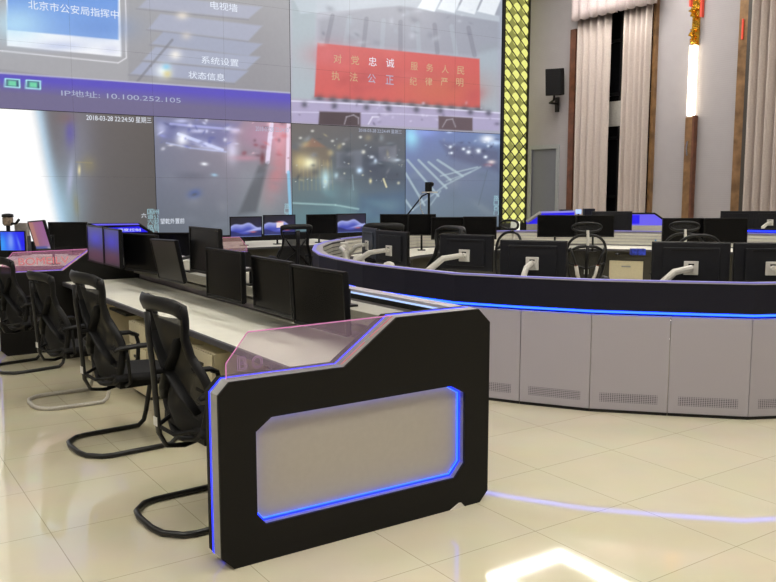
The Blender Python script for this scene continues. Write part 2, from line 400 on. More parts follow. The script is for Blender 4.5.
# ------------------------------------------------------------------ video wall
def srgb2lin(a): a = np.clip(a, 0, 1); return np.where(a <= .04045, a/12.92, ((a+.055)/1.055)**2.4)
class Paint:
    """a picture evaluated on a set of points (x, y in picture units)"""
    def __init__(s, x, y): s.x = x; s.y = y; s.c = np.zeros((len(x), 3))
    def corners(s, x0, x1, y0, y1, tl, tr, bl, br):
        u = np.clip((s.x-x0)/(x1-x0), 0, 1)[:, None]; v = np.clip((s.y-y0)/(y1-y0), 0, 1)[:, None]
        tl, tr, bl, br = [np.array(H(k)) for k in (tl, tr, bl, br)]
        s.c = (tl*(1-u)+tr*u)*(1-v)+(bl*(1-u)+br*u)*v
    def inside(s, poly, soft=0.8):
        ins = np.zeros(len(s.x), bool); d = np.full(len(s.x), 1e9); n = len(poly)
        for i in range(n):
            x1, y1 = poly[i]; x2, y2 = poly[(i+1) % n]
            if y1 != y2:
                c = ((y1 > s.y) != (y2 > s.y)) & (s.x < (x2-x1)*(s.y-y1)/(y2-y1)+x1); ins ^= c
            dx, dy = x2-x1, y2-y1; t = np.clip(((s.x-x1)*dx+(s.y-y1)*dy)/(dx*dx+dy*dy+1e-9), 0, 1)
            d = np.minimum(d, np.hypot(s.x-x1-t*dx, s.y-y1-t*dy))
        sd = np.where(ins, d, -d); return np.clip(sd/(2*soft)+.5, 0, 1)
    def poly(s, pts, col, a=1., soft=.6):
        w = (s.inside(pts, soft)*a)[:, None]; s.c = s.c*(1-w)+np.array(H(col))*w
    def blob(s, x, y, rx, ry, col, a=1., rot=0.):
        c, q = math.cos(rot), math.sin(rot); dx, dy = s.x-x, s.y-y
        w = (np.exp(-(((dx*c+dy*q)/rx)**2+((-dx*q+dy*c)/ry)**2))*a)[:, None]; s.c = s.c*(1-w)+np.array(H(col))*w
    def line(s, pts, wid, col, a=1.):
        for (x1, y1), (x2, y2) in zip(pts[:-1], pts[1:]):
            dx, dy = x2-x1, y2-y1; t = np.clip(((s.x-x1)*dx+(s.y-y1)*dy)/(dx*dx+dy*dy+1e-9), 0, 1)
            d = np.hypot(s.x-x1-t*dx, s.y-y1-t*dy); w = (np.clip((wid/2+.5-d), 0, 1)*a)[:, None]
            s.c = s.c*(1-w)+np.array(H(col))*w
    def vgrad(s, y0, y1, stops, a=1., mask=None):
        v = np.clip((s.y-y0)/(y1-y0), 0, 1); cs = np.array([H(k) for _, k in stops]); ps = [p for p, _ in stops]
        g = np.stack([np.interp(v, ps, cs[:, k]) for k in range(3)], 1); w = ((mask if mask is not None else 1)*a*np.ones(len(v)))[:, None]
        s.c = s.c*(1-w)+g*w
def np_project(X, Z, Y):
    d = np.stack([X, np.full_like(X, Y), Z-CAMH], 1)
    R = d[:, 0]*XA[0]+d[:, 1]*YA[0]; Fw = d[:, 0]*XA[1]+d[:, 1]*YA[1]
    w = Fw*math.cos(TH)-d[:, 2]*math.sin(TH); dn = -d[:, 2]*math.cos(TH)-Fw*math.sin(TH)
    return CX+F_PX*R/w, CY+F_PX*dn/w
def picture_mesh(name, fn, X0, X1, Z0, Z1, nu, nv, mt, parent, Y=0., thick=.05, coords=None, M=Matrix.Identity(4)):
    """flat picture panel: front grid coloured by fn (Paint), with a thin dark body behind"""
    xs = np.linspace(X0, X1, nu+1); zs = np.linspace(Z0, Z1, nv+1); gx, gz = np.meshgrid(xs, zs)
    gx, gz = gx.ravel(), gz.ravel()
    u, v = coords(gx, gz) if coords else (gx, gz)
    P = Paint(u, v); fn(P); lincol = srgb2lin(P.c)
    verts = [M @ Vector((float(a), Y, float(b))) for a, b in zip(gx, gz)]
    W = nu+1; faces = [(j*W+i, j*W+i+1, (j+1)*W+i+1, (j+1)*W+i) for j in range(nv) for i in range(nu)]
    me = bpy.data.meshes.new(name); me.from_pydata(verts, [], faces)
    ca = me.color_attributes.new('picture', 'FLOAT_COLOR', 'POINT')
    ca.data.foreach_set('color', np.concatenate([lincol, np.ones((len(lincol), 1))], 1).astype(np.float32).ravel())
    me.materials.append(MATS[mt]); o = bpy.data.objects.new(name, me); COL.objects.link(o)
    if parent: o.parent = parent
    return o

def pic_desktop(P):
    P.corners(0, 291, 0, 115, '9b9ca2', 'a3a3a8', '8f8f97', '8c8b92')
    P.blob(250, 55, 30, 60, '8b8990', .5)
    P.poly([(-40, 66), (0, 69), (118, 84), (128, 80), (128, -30), (-40, -30)], 'a8a8ad', .6)
    P.line([(-40, 48), (2, 51), (118, 63), (126, 58), (125, -20)], 1.2, 'd6d6dc')
    P.poly([(5, -30), (119, -30), (121, 57), (7, 46)], 'f0f2f6')
    w = P.inside([(7, -30), (118, -30), (118, 40), (7, 30)], .6)
    P.vgrad(-20, 34, [(0, '5f8fdc'), (.45, '6f9ade'), (1, '7fa6e0')], 1, w)
    P.blob(16, 24, 30, 18, 'b8e0f4', .75); P.blob(100, 28, 30, 12, '5f86cc', .5)
    P.blob(60, 46, 26, 5, 'b9c3e0', .8); P.blob(110, 50, 10, 5, 'c4c9e2', .6)
    # curved menu plates
    for (x0, x1, yl, yr, h, c) in ((150, 262, -4, 7, 14, 'a9aec4'), (160, 262, 14, 26, 17, 'a6acc4'), (163, 262, 32, 44, 14, '9ea6c0'), (155, 260, 47, 57, 15, 'a4acc6'), (142, 248, 62, 71, 14, 'a0a8c4')):
        P.poly([(x0, yl), (x1, yr), (x1-14, yr+h-2), (x0-12, yl+h-2)], c, .75, 1.)
        P.line([(x0-14, yl+h-1), (x1-14, yr+h-1)], 1.2, '858692', .7)
    P.line([(135, 84), (150, 66), (172, 40)], 2.5, '74747c', .6)
    P.blob(182, 16, 6, 4, 'e6dcd0', .8); P.blob(175, 55, 6, 5, 'f0ece6', .9); P.blob(186, 36, 5, 4, 'd9cfc4', .6)
    P.blob(163, 71, 8, 7, 'eef6f8', .95); P.blob(167, 74, 4, 4, 'd8c87a', .7); P.blob(166, 67, 4, 3, '7fc4e4', .8)
    low = [(-60, 66), (0, 73), (291, 93.5), (320, 96), (320, 140), (-60, 140)]
    w = P.inside(low, .8); t = P.y-(72.5+P.x*.0715)
    a = np.array(H('5348b8')); b = np.array(H('6d6784')); c2 = np.array(H('625b8e'))
    k = np.clip((t-6)/14, 0, 1)[:, None]; g = a*(1-k)+(b*(1-k*.4)+c2*k*.4)*k
    P.c = P.c*(1-w[:, None])+g*w[:, None]
    P.line([(-60, 68), (0, 73), (291, 93)], 1.3, 'b4b4cc')
    for x, y in ((4, 78), (25, 79.5)):
        P.poly([(x, y), (x+16, y+1.2), (x+16, y+10.5), (x, y+9.3)], 'a8e4ec', 1, .4)
        P.poly([(x+1.5, y+1.4), (x+14.5, y+2.4), (x+14.5, y+9.2), (x+1.5, y+8)], '2f5a78', 1, .4)
        P.poly([(x+4, y+2.6), (x+12, y+3.2), (x+12, y+8.4), (x+4, y+7.6)], '6fd8a8', .9, .5)
def pic_hall(P):
    P.corners(291, 499, 0, 130, 'b9bcc6', 'a9b2c0', 'a89fb4', 'a0a3b4')
    P.poly([(291, 0), (316, 2), (314, 100), (291, 98)], 'a7b6bd', .8, 2)
    P.poly([(478, 45), (497, 42), (497, 112), (479, 110)], 'a3b0ba', .8, 2)
    P.poly([(318, 20), (395, 0), (499, 0), (499, 48), (470, 56), (318, 43)], '8d8f9c', .55, 3)
    P.poly([(291, -5), (420, -5), (499, 16), (499, 22), (400, 6), (300, 14)], 'c2ccd6', .7, 1)
    for i in range(4):
        x = 424+i*20; P.poly([(x, -4), (x+17, -4+2), (x+10, 12+i*1.2), (x-7, 8+i*1.2)], 'eef4fa', .9, .8)
    for i in range(9): P.line([(332+i*17, 16+i*1.5), (326+i*18.5, 44+i*1.4)], 4.5, 'a9b4be' if i % 2 else '787a88', .5)
    P.poly([(317, 43), (479, 59), (479.5, 108), (314, 97)], 'cc5a58', 1, .8)
    P.blob(440, 90, 40, 16, 'c06a4c', .55); P.blob(330, 55, 25, 12, 'c86a74', .5); P.blob(400, 76, 60, 7, 'b05058', .3)
    speckle(P, 9, 30, 316, 478, 8, 44, ['cfd8e0', '74788a', 'a8b4c0', '5c6070'], (1.5, 6), .4)
    speckle(P, 10, 16, 318, 478, 55, 105, ['b84e54', 'd87070', 'a84448'], (5, 14), .35)
    for i in range(13): P.blob(319+i*13.2, 99.5+i*.95, 5, 4.2, '3c3c48', .75)
    P.poly([(291, 101), (314, 100), (499, 113), (499, 131), (291, 122)], 'a9a0c4', .85, 1)
    P.line([(291, 101), (400, 106), (499, 113)], 1.4, 'd8d6ea')
    P.line([(291, 112), (400, 114), (499, 119)], 1.2, 'cfcbe4', .8)
    speckle(P, 11, 30, 293, 497, 103, 124, ['6c6888', 'dcd8ee', '504c68', 'c8c4dc'], (1, 3), .6)
    for x in (304, 334, 366, 388, 416, 440, 470, 488): P.blob(x, 104.5+(x-300)*.045, 3, 3, '4a4a5c', .8)
    P.poly([(319, 111.5), (360, 112.8), (360, 126.5), (318, 124.5)], '42343a', .95, .8); P.line([(344, 124), (346, 117), (353, 115), (358, 118), (358, 124)], 1.2, 'a8a4b0', .8)
    P.poly([(438, 116), (472, 118), (472, 131), (438, 129.5)], '54444a', .9, .8); P.line([(442, 127), (446, 120), (452, 119), (455, 127)], 1.2, 'a8a4b0', .7)
    P.line([(368, 124), (372, 117), (378, 117)], 1.5, 'e2e0f0', .7)
def pic_glare(P):
    P.corners(0, 155, 110, 235, '6e6a72', '5a5452', '706d70', '504e4e')
    P.blob(75, 150, 18, 60, '7b7c8c', .8); P.blob(62, 210, 20, 40, '9ac2d4', .7); P.blob(70, 132, 5, 14, '5a52a0', .8); P.blob(66, 118, 10, 6, '7a5a58', .5)
    e = np.interp(P.y, [100, 112, 150, 190, 222, 240], [33, 36, 43, 51, 58, 62])
    w = 1/(1+np.exp((P.x-e)/2.2)); w2 = np.exp(-((P.x-e-2)/7)**2)*.8
    P.c = P.c*(1-w2[:, None])+np.array(H('a9cde8'))*w2[:, None]
    P.c = P.c*(1-w[:, None])+np.array(H('ffffff'))*w[:, None]
    P.blob(70, 178, 3, 18, 'a9b0cc', .85, .1); P.blob(79, 170, 1.4, 5, 'f0e2b0', .9); P.blob(88, 165, 8, 9, '8d8258', .5)
    P.blob(76, 205, 3, 12, '8a8058', .5, -.1); P.line([(76, 162), (92, 163)], 1, 'a49868', .5)
def pic_street(P):
    P.corners(155, 291, 116, 235, '7b7d96', 'a08a98', '5e6672', '6b747e')
    P.blob(235, 155, 50, 30, '8a8490', .5); P.blob(262, 205, 22, 40, '8a9a9c', .5)
    P.poly([(156, 119), (240, 122), (232, 150), (162, 140)], '6b70a6', .7, 4)
    P.line([(170, 124), (238, 130)], 2.5, 'a4a8dc', .9); P.line([(178, 134), (222, 150)], 3.2, 'c4ccf4', .9); P.line([(166, 143), (190, 148), (226, 152)], 1.5, 'b6bee8', .7)
    P.blob(182, 139, 6, 6.5, 'f4f6ff', 1); P.blob(181, 121, 7, 2, 'c8ccf0', .8); P.blob(161, 129, 5, 6, 'b4b8dc', .8); P.blob(205, 145, 12, 4, 'd4d8fa', .85, .3)
    P.blob(232, 150, 6, 12, 'e0def6', .8); P.blob(235, 131, 6, 3, 'e4e2f8', .8); P.blob(198, 131, 9, 2, 'd4d6f6', .8)
    P.blob(264, 135, 28, 16, 'b486a0', .8); P.blob(280, 140, 10, 26, 'e0a0ae', .85); P.blob(276, 175, 9, 26, 'c07a80', .7, .3); P.blob(246, 158, 14, 3, 'c08a9c', .7)
    P.line([(271, 124), (267, 162)], 4.5, 'e8dcf4', .9); P.line([(288, 124), (287, 172)], 3.5, 'ecd8ec', .9); P.line([(288, 172), (290, 215)], 3, '86c8ee', .8)
    P.poly([(258, 166), (268, 162), (256, 212), (238, 214)], '4c5058', .7, 2); P.blob(262, 158, 2.5, 6, '6a3038', .8)
    P.blob(204, 164, 3.4, 1.6, 'eef0f8', 1, .1); P.blob(214, 175, 3.2, 1.4, 'a8d4f0', 1, .1)
    P.blob(194, 194, 6, 4, '4660a8', .9, -.3); P.blob(194, 194.5, 3.5, 1.8, '4a4e5c', .95, -.3)
    P.blob(192, 176, 14, 4, '4e5262', .4)
    speckle(P, 1, 34, 160, 238, 119, 150, ['dfe2fa', '8a90d0', '4c5080', 'f2f2ff', '5a60a0'], (.8, 4), .8)
    speckle(P, 2, 22, 240, 290, 122, 160, ['f4c8d4', '8a4a58', 'e8e0f4', 'c86a74', '6a4858'], (.8, 3.5), .7)
    speckle(P, 3, 14, 165, 285, 165, 230, ['7c8290', '5c6470', '8f949e'], (4, 12), .35)
def speckle(P, seed, n, x0, x1, y0, y1, cols, r=(.5, 1.8), a=.7):
    q = random.Random(seed)
    for _ in range(n): P.blob(q.uniform(x0, x1), q.uniform(y0, y1), q.uniform(*r), q.uniform(r[0]*.6, r[1]*.7), q.choice(cols), q.uniform(.3, a), q.uniform(-.6, .6))
def pic_night(P):
    P.corners(291, 405, 124, 235, '686260', '58585e', '57757f', '4a6680')
    P.poly([(291, 150), (312, 139), (330, 150), (330, 178), (291, 178)], '7a6a58', .7, 2); P.poly([(302, 147), (312, 138), (325, 147)], '8f6a5a', .7, 1)
    P.poly([(336, 152), (362, 150), (362, 168), (336, 168)], '858a98', .6, 1.5); P.poly([(378, 147), (396, 145), (396, 162), (378, 161)], '848694', .6, 1)
    P.blob(346, 160, 9, 11, '3c4450', .7); P.blob(372, 163, 11, 14, '363e52', .8); P.blob(390, 176, 20, 8, '3c4252', .6); P.blob(318, 186, 24, 12, '6c8288', .4)
    for i in range(9): P.line([(299+i*4, 160), (299+i*4.2, 190)], 1, 'a89a6a', .35)
    P.blob(308, 163, 8, 6, 'f4f4d0', 1); P.blob(300, 162, 7, 8, 'd0be84', .7); P.blob(325, 180, 3, 8, 'd8f4fa', 1); P.blob(325, 176, 8, 8, '9ac4cc', .5)
    P.blob(336, 176, 2.2, 3, 'cfeef8', .9); P.blob(359, 170.5, 3, 3, 'c8e4ff', 1); P.blob(371, 157, 2.6, 1.6, 'e8f0fa', .9); P.blob(363, 152, 2, 2, 'f0eee0', .8); P.blob(375, 161, 1.6, 2.4, 'cfe0fa', .9)
    for x, y in ((300, 138), (332, 141), (343, 144), (312, 131), (360, 137)): P.blob(x, y, 1.6, 1.2, 'e8e8e0', .8)
    P.blob(370, 181, 1.4, 2.4, 'f0e4b0', .9); P.line([(383, 179), (386, 187)], 1.6, 'e8e0b0', .9); P.blob(398, 183, 1.4, 1.4, 'e6e0c0', .8); P.blob(397, 160, 3, 1.2, 'd8e8fa', .8)
    P.blob(340, 215, 50, 14, '5f8a90', .5); P.poly([(360, 196), (405, 192), (405, 236), (356, 236)], '41587a', .6, 4)
    speckle(P, 4, 46, 293, 403, 134, 182, ['3c424c', '8d9098', 'c8b888', '5c6470', 'a8b8c0', '2f3844'], (1, 5), .6)
    speckle(P, 5, 26, 295, 403, 138, 188, ['f4f0d8', 'd8ecf8', 'e8e4c0'], (.5, 1.2), .9)
    speckle(P, 6, 14, 295, 403, 185, 230, ['6c98a0', '486a74', '7fa4a8'], (5, 14), .35)
    P.line([(292, 203), (335, 205), (358, 209)], 1.6, 'b4d8d8', .6); P.line([(352, 175), (353, 190)], 1, 'a0c0c8', .5)
def pic_road(P):
    P.corners(405, 499, 128, 235, '6f7cb8', '6a82b0', '5a7482', '5c6670')
    P.blob(455, 175, 46, 26, '757b90', .6); P.blob(450, 210, 40, 20, '6c7c88', .5); P.blob(411, 136, 8, 12, '9ae0f4', .9); P.blob(425, 132, 12, 5, '8aa0e8', .7)
    P.poly([(440, 142), (499, 150), (499, 172), (450, 158)], '525470', .6, 3)
    for x, y, r in ((450, 147, 2), (463, 149, 1.8), (468, 152, 2.4), (478, 151, 3), (485, 157, 2), (451, 153, 1.6)): P.blob(x, y, r, r*.8, 'ecf4ff', 1)
    P.blob(487, 139, 7, 4, 'f4f8ff', 1); P.blob(495, 143, 6, 2.4, 'c4dcfa', .9); P.blob(491, 162, 4, 2, 'e8d8d8', .9); P.blob(488, 165, 4, 1.4, 'b05058', .6); P.blob(449, 132, 3, 1.4, 'cfe0fa', .8)
    L = 'b0c4cc'
    speckle(P, 7, 26, 440, 498, 138, 166, ['e8f2ff', '4a5070', 'b8c8e0', '8a90a8', '3c4460'], (.6, 2.6), .8)
    speckle(P, 8, 12, 408, 497, 170, 230, ['7f8f98', '5a6a78', '8c98a0'], (5, 14), .3)
    for a, b in (((405, 173), (424, 205)), ((407, 160), (438, 196)), ((418, 160), (446, 188)), ((428, 162), (450, 180)), ((437, 160), (462, 176)), ((405, 200), (412, 210))): P.line([a, b], 2.2, L, .75)
    P.line([(440, 176), (477, 167)], 1.4, L, .7); P.line([(446, 181), (470, 172)], 1.4, L, .5); P.line([(412, 210), (445, 185), (480, 167)], 1.8, L, .55); P.line([(440, 191), (430, 205)], 1.6, L, .5)
    P.line([(487, 170), (478, 205)], 1, '50606c', .5)
def pic_white(P):
    P.corners(-200, 0, 110, 235, 'ffffff', 'ffffff', 'f4f8ff', 'ffffff')

def X_at(px, py): return onY(px, py, YW).x
def Z_at(px, py): return onY(px, py, YW).z
vw = thing('video_wall', 'giant video wall tiled with camera pictures behind the rows of desks', 'video wall', (0, YW, 0))
xs = [X_at(155, 175)-3.0, X_at(155, 175), X_at(291.5, 180), X_at(405, 180), X_at(499, 180)]
xs[0] = xs[1]-(xs[2]-xs[1])
zm = (Z_at(0, 109)+Z_at(154, 118)+Z_at(291, 124)+Z_at(404, 128.5)+Z_at(498, 132.3))/5
zlow = .8; ztop = ZC-.25
cc = lambda a, b: np_project(a, b, YW)
g = .006
def pic(name, fn, X0, X1, Z0, Z1):
    px0 = abs(X1-X0); nu = int(min(260, px0/.017)); nv = int(min(230, (Z1-Z0)/.017))
    return picture_mesh('screen_picture', fn, X0+g, X1-g, Z0+g, Z1-g, nu, nv, 'wall_picture', vw, -.02, coords=cc)
for fn, X0, X1, Z0, Z1 in ((pic_glare, xs[0], xs[1], zlow, zm), (pic_street, xs[1], xs[2], zlow, zm), (pic_night, xs[2], xs[3], zlow, zm), (pic_road, xs[3], xs[4], zlow, zm),
                           (pic_desktop, xs[0], xs[2], zm, ztop), (pic_hall, xs[2], xs[4], zm, ztop), (pic_white, xs[0]-2.9, xs[0], zlow, ztop)):
    pic('', fn, X0, X1, Z0, Z1)
# cube bodies and their hairline joints
MB().box(xs[0]-3.0, xs[4]+.02, -.014, .02, .02, ZC-.15).build('housing', 'black_plastic', vw)
mb = MB(); cw = (xs[4]-xs[1])/6
for i in range(1, 9):
    x = xs[4]-cw*i; mb.box(x-.003, x+.003, -.026, -.021, zlow, ztop)
for z in (zm, zm-(zm-zlow)/2, zm+(zm-zlow)/2*1., zm+(zm-zlow)): mb.box(xs[0], xs[4], -.026, -.0205, z-.003, z+.003)
glassy('seam_line', '66666e', .10)
mb.build('cube_joint', 'seam_line', vw)
def wtext(body, px, py, hpx, wpx, mt):
    """text standing on the wall with its lower left corner at (px,py)"""
    a = onY(px, py, YW); b = onY(px+wpx, py, YW); c = onY(px, py-hpx, YW)
    M = Matrix.Translation((a.x, -.028, a.z)) @ Matrix.Rotation(PI/2, 4, 'X')
    return text(body, abs(c.z-a.z), mt, 'caption_text', vw, M, width=b.x-a.x)
wtext('2018-03-28 22:24:50 星期三', 86, 120.5, 6.2, 65, 'text_white')
wtext('2018-03-28 22:24:50', 255, 131, 4.5, 33, 'text_pale')
wtext('2018-03-28 22:24:49 星期三', 358, 132, 4, 43, 'text_pale')
wtext('IP地址: 10.100.252.105', 61, 96, 6.5, 119, 'text_pale')
wtext('系统设置', 201, 63.5, 7.5, 37, 'text_white')
wtext('状态信息', 188, 78.5, 7.5, 36, 'text_white')
wtext('电视墙', 210, 9, 8, 27, 'text_white')
wtext('北京市公安局指挥中', 28, 9, 9, 90, 'text_white')
wtext('望乾外置前', 160, 224, 5.5, 24, 'text_white')
for i, s in enumerate(('国', '道', '六', '路', '口')): wtext(s, 147, 214+i*5.2, 5, 6, 'text_cyan')
for i, s in enumerate(('州', '公', '安', '局', '门')): wtext(s, 153, 214.5+i*5.2, 5, 5.5, 'text_cyan')
wtext('六', 141, 218, 5, 5, 'text_white')
for x, y0_, k in ((284, 208, 4), (493, 200, 4)):
    for i in range(k): wtext('路口西门'[i], x, y0_+i*5, 4.6, 5, 'text_cyan')
for i, ch in enumerate('对党忠诚'): wtext(ch, 333+i*17.5, 63+i*1.4, 9, 8, 'text_gold' if i < 2 else 'text_white')
for i, ch in enumerate('服务人民'): wtext(ch, 410+i*15.5, 70+i*1.4, 8, 7, 'text_gold')
for i, ch in enumerate('执法公正'): wtext(ch, 331+i*18, 80+i*1.4, 9, 8, 'text_gold' if i < 2 else 'text_pale')
for i, ch in enumerate('纪律严明'): wtext(ch, 409+i*15.5, 85+i*.4, 8, 7, 'text_gold')

# gold lattice panel right of the wall
gx0, gx1 = xs[4]+.03, X_at(526.5, 110)
t = thing('lattice_panel', 'tall yellow glowing lattice panel of diamonds beside the video wall', 'decorative panel', (gx0, YW, 0))
W = gx1-gx0; zt_, zb_ = ZC-.1, Z_at(513, 223)
MB().box(0, W, -.02, .02, zb_, zt_).build('backlight', 'olive_lit', t)
mb = MB(); mb.box(-.02, .03, -.09, .02, 0, zt_); mb.box(W-.03, W+.06, -.09, .02, 0, zt_); mb.box(0, W, -.09, .02, zt_, zt_+.05); mb.box(0, W, -.09, .02, 0, zb_); mb.build('panel_frame', 'lattice_black', t)
cwid = W/3.0; rh = .277; md_ = MB(); ml = MB(); n = int((zt_-zb_)/rh)
for j in range(n+1):
    zc = zb_+.16+j*rh
    for i in range(3):
        xc = cwid*(.55+i)
        if zc+rh*.3 > zt_: continue
        x1_ = min(xc+cwid*.36, W-.03)
        pts = []
        for k in range(16):
            an = 2*PI*k/16; q = (abs(math.cos(an))**1.3, abs(math.sin(an))**1.3)
            pts.append((min(W-.03, xc+math.copysign(q[0], math.cos(an))*cwid*.40), zc+math.copysign(q[1], math.sin(an))*rh*.41))
        md_.prism(pts, -.035, -.021, 'y')
zc0 = zb_+.16; H_ = zt_-zb_
nk = 0
for sg in (1, -1):
    for k in range(-6, n+8):
        # line u + sg*v = k+.5 in cell units, u from 0..W, clipped to the panel
        u0, u1 = -.55, W/cwid-.55
        v0, v1 = sg*(k+.5-u0), sg*(k+.5-u1)
        A_ = [(u0, v0), (u1, v1)]; vmin, vmax = (zb_-zc0)/rh, (zt_-zc0)/rh
        def clip(p, q):
            (a0, b0), (a1, b1) = p, q
            if b0 < vmin: a0, b0 = a0+(a1-a0)*(vmin-b0)/(b1-b0), vmin
            if b0 > vmax: a0, b0 = a0+(a1-a0)*(vmax-b0)/(b1-b0), vmax
            return a0, b0
        if max(v0, v1) <= vmin or min(v0, v1) >= vmax: continue
        p, q = clip(A_[0], A_[1]), clip(A_[1], A_[0])
        MB().tube([((p[0]+.55)*cwid, -.05-.012*sg, zc0+p[1]*rh), ((q[0]+.55)*cwid, -.05-.012*sg, zc0+q[1]*rh)], .017, 4).build('lattice_bar', 'lattice_black', t)
md_.build('lit_diamond', 'diamond', t)
tag(MB().box(gx0+.25, gx0+.45, YW-.3, YW-.15, .02, Z_at(516, 221)).build('glowing_sign', 'bright_glow', bevel=.02), 'small bright glowing box at the foot of the yellow lattice panel', 'light')

# ------------------------------------------------------------------ end panel of a desk run
OUT = [(0, .06), (.06, 0), (1.51, 0), (1.565, .057), (1.565, 1.0), (1.485, 1.077), (.955, 1.077), (.65, .862), (.055, .865), (0, .81)]
INN = [(.178, .231), (.178, .62), (.256, .677), (1.307, .681), (1.395, .632), (1.398, .244), (1.334, .173), (.224, .175)]
def shrink(pts, d):
    cx = sum(p[0] for p in pts)/len(pts); cy = sum(p[1] for p in pts)/len(pts); n = len(pts); out = []
    for i in range(n):
        a, b, c = Vector(pts[i-1]), Vector(pts[i]), Vector(pts[(i+1) % n])
        n1 = Vector((-(b-a).y, (b-a).x)).normalized(); n2 = Vector((-(c-b).y, (c-b).x)).normalized()
        if n1.dot(Vector((cx, cy))-b) < 0: n1 = -n1
        if n2.dot(Vector((cx, cy))-b) < 0: n2 = -n2
        m = (n1+n2); 
        m = m/max(.3, m.length_squared/2) if m.length > .01 else n1
        out.append((b.x+m.x*d, b.y+m.y*d))
    return out
def end_panel(label, loc, mirror=False, acrylic='acrylic_pink', edge='pink_edge', letters=None, lit=False, rz=0., plain=False):
    t = thing('desk_end_panel', label, 'desk end panel', loc, rz)
    mx = (lambda pts: [(1.565-x, z) for x, z in pts][::-1]) if mirror else (lambda pts: pts)
    o_, i_ = mx(OUT), mx(INN)
    MB().prism(o_, 0, .014, 'y', inner=None if plain else i_).build('front_board', 'dark_laminate', t)
    MB().prism(o_, .0141, .092, 'y', inner=None if plain else i_).build('silver_trim', 'silver_trim', t)
    # rim light
    grow = shrink(o_, -.002)
    grow = [(x, max(z, .004)) for x, z in grow]
    MB().prism(grow, .0955, .1025, 'y').build('rim_led', 'led_blue', t)
    MB().prism(o_, .105, .15, 'y').build('rear_board', 'dark_laminate', t)
    if not plain:
        MB().prism(i_, .062, .0915, 'y').build('inset_panel', 'inset_grey', t)
        MB().prism(shrink(i_, .001), .044, .060, 'y', inner=shrink(i_, .009)).build('inset_led', 'led_blue', t)
        MB().prism(shrink(i_, .003), .049, .055, 'y', inner=shrink(i_, .0115)).build('inset_led_core', 'led_core', t)
    ac = [(.062, .866), (.062, .94), (.17, 1.072), (.95, 1.082), (.65, .866)]
    a_ = mx(ac)
    MB().prism(a_, .048, .054, 'y').build('acrylic_screen', acrylic, t)
    mb = MB()
    rim = [(x, .051, z) for x, z in mx([(.062, .868), (.062, .94), (.17, 1.072), (.945, 1.08)])]
    mb.tube(rim, .0028, 6); mb.build('acrylic_edge', edge, t)
    if letters:
        for (s, x, z, h, w, m_, ol) in letters:
            text(s, h, m_, 'engraved_letters', t, Matrix.Translation((x, .046, z)) @ Matrix.Rotation(PI/2, 4, 'X'), width=w, outline=ol)
    # red reflections on the sloping rail beside the acrylic, imitated by glowing tubes
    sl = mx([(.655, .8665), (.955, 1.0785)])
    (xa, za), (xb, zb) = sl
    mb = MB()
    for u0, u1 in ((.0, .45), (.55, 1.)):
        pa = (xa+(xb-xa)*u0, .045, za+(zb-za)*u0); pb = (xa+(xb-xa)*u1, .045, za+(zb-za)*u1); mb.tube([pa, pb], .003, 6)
    mb.build('red_reflection_strip', 'red_glow', t)
    if not mirror and not plain:
        MB().prism([(1.30, 0.001), (1.40, .001), (1.375, .028), (1.36, .03)], -.006, -.0005, 'y').build('peeling_tape', 'paper', t)
    return t
end_panel('dark desk end panel in front with grey inset framed in blue light', (1.364, 3.34, 0), letters=[('B', .115, .90, .065, .05, 'engrave', .003), ('O', .185, .90, .06, .055, 'engrave', .003)])
end_panel('far end panel of the near desk with a reddish engraved acrylic screen behind the chairs', (1.40, 9.2, 0), acrylic='acrylic_red', edge='pink_edge', plain=True, letters=[('BOMEILV', .22, .935, .075, .50, 'red_glow', False)])
end_panel('small distant end panel with pale acrylic behind the row of black monitors', (3.33, 10.6, 0), mirror=True, acrylic='acrylic_clear', edge='pink_edge')

# ------------------------------------------------------------------ near desk
ND0, ND1 = 3.50, 9.19
t = thing('long_desk', 'long cream worktop desk with a grey back wall running behind the front end panel', 'desk', (0, 0, 0))
MB().box(2.06, 2.84, ND0, ND1, .715, .74).build('worktop', 'worktop', t, bevel=.004)
MB().box(2.03, 2.06, ND0, ND1, .70, .742).build('front_edge', 'edge_grey', t, bevel=.006)
MB().box(2.86, 2.93, ND0, ND1, 0, 1.0).build('back_wall', 'console_grey', t)
MB().box(2.84, 2.95, ND0, ND1, 1.0, 1.03).build('back_cap', 'dark_laminate', t)
MB().tube([(2.842, ND0, 1.038), (2.842, ND1, 1.038)], .0055, 8).build('cap_led', 'led_soft', t)
MB().box(2.845, 2.94, ND0, ND1, 1.03, 1.06).build('cap_top', 'console_grey', t)
mb = MB()
for z in (.80, .86, .92): mb.box(2.80, 2.86, ND0, ND1, z, z+.035)
mb.build('slat_rail', 'slat_grey', t)
mb = MB(); mb.box(2.56, 2.78, ND0+.05, ND1-.05, .965, 1.0); mb.box(2.565, 2.585, ND0+.05, ND1-.05, .925, .965)
mb.build('equipment_shelf', 'slat_grey', t, bevel=.004)

MB().box(2.78, 2.80, ND0, ND1, .02, .712).build('modesty_panel', 'cabinet_cream', t)
MB().box(2.3, 2.5, ND0+.1, ND1-.1, .64, .70).build('cable_tray', 'cabinet_dark', t)
for i, y in enumerate((5.93, 7.22)):
    sb = tag(MB().box(2.62, 2.70, y-.09, y+.09, 1.001, 1.085).build('socket_box', 'rail_white', bevel=.006),
             ['white socket box in the gap left of the tall raised monitor', 'white socket box behind the tilted grey-faced monitor'][i], 'socket box', 'socket boxes on the near desk')
    for dy in (-.035, .03): MB().box(2.616, 2.6195, y+dy-.018, y+dy+.018, 1.02, 1.065).build('socket', 'black_plastic', sb)
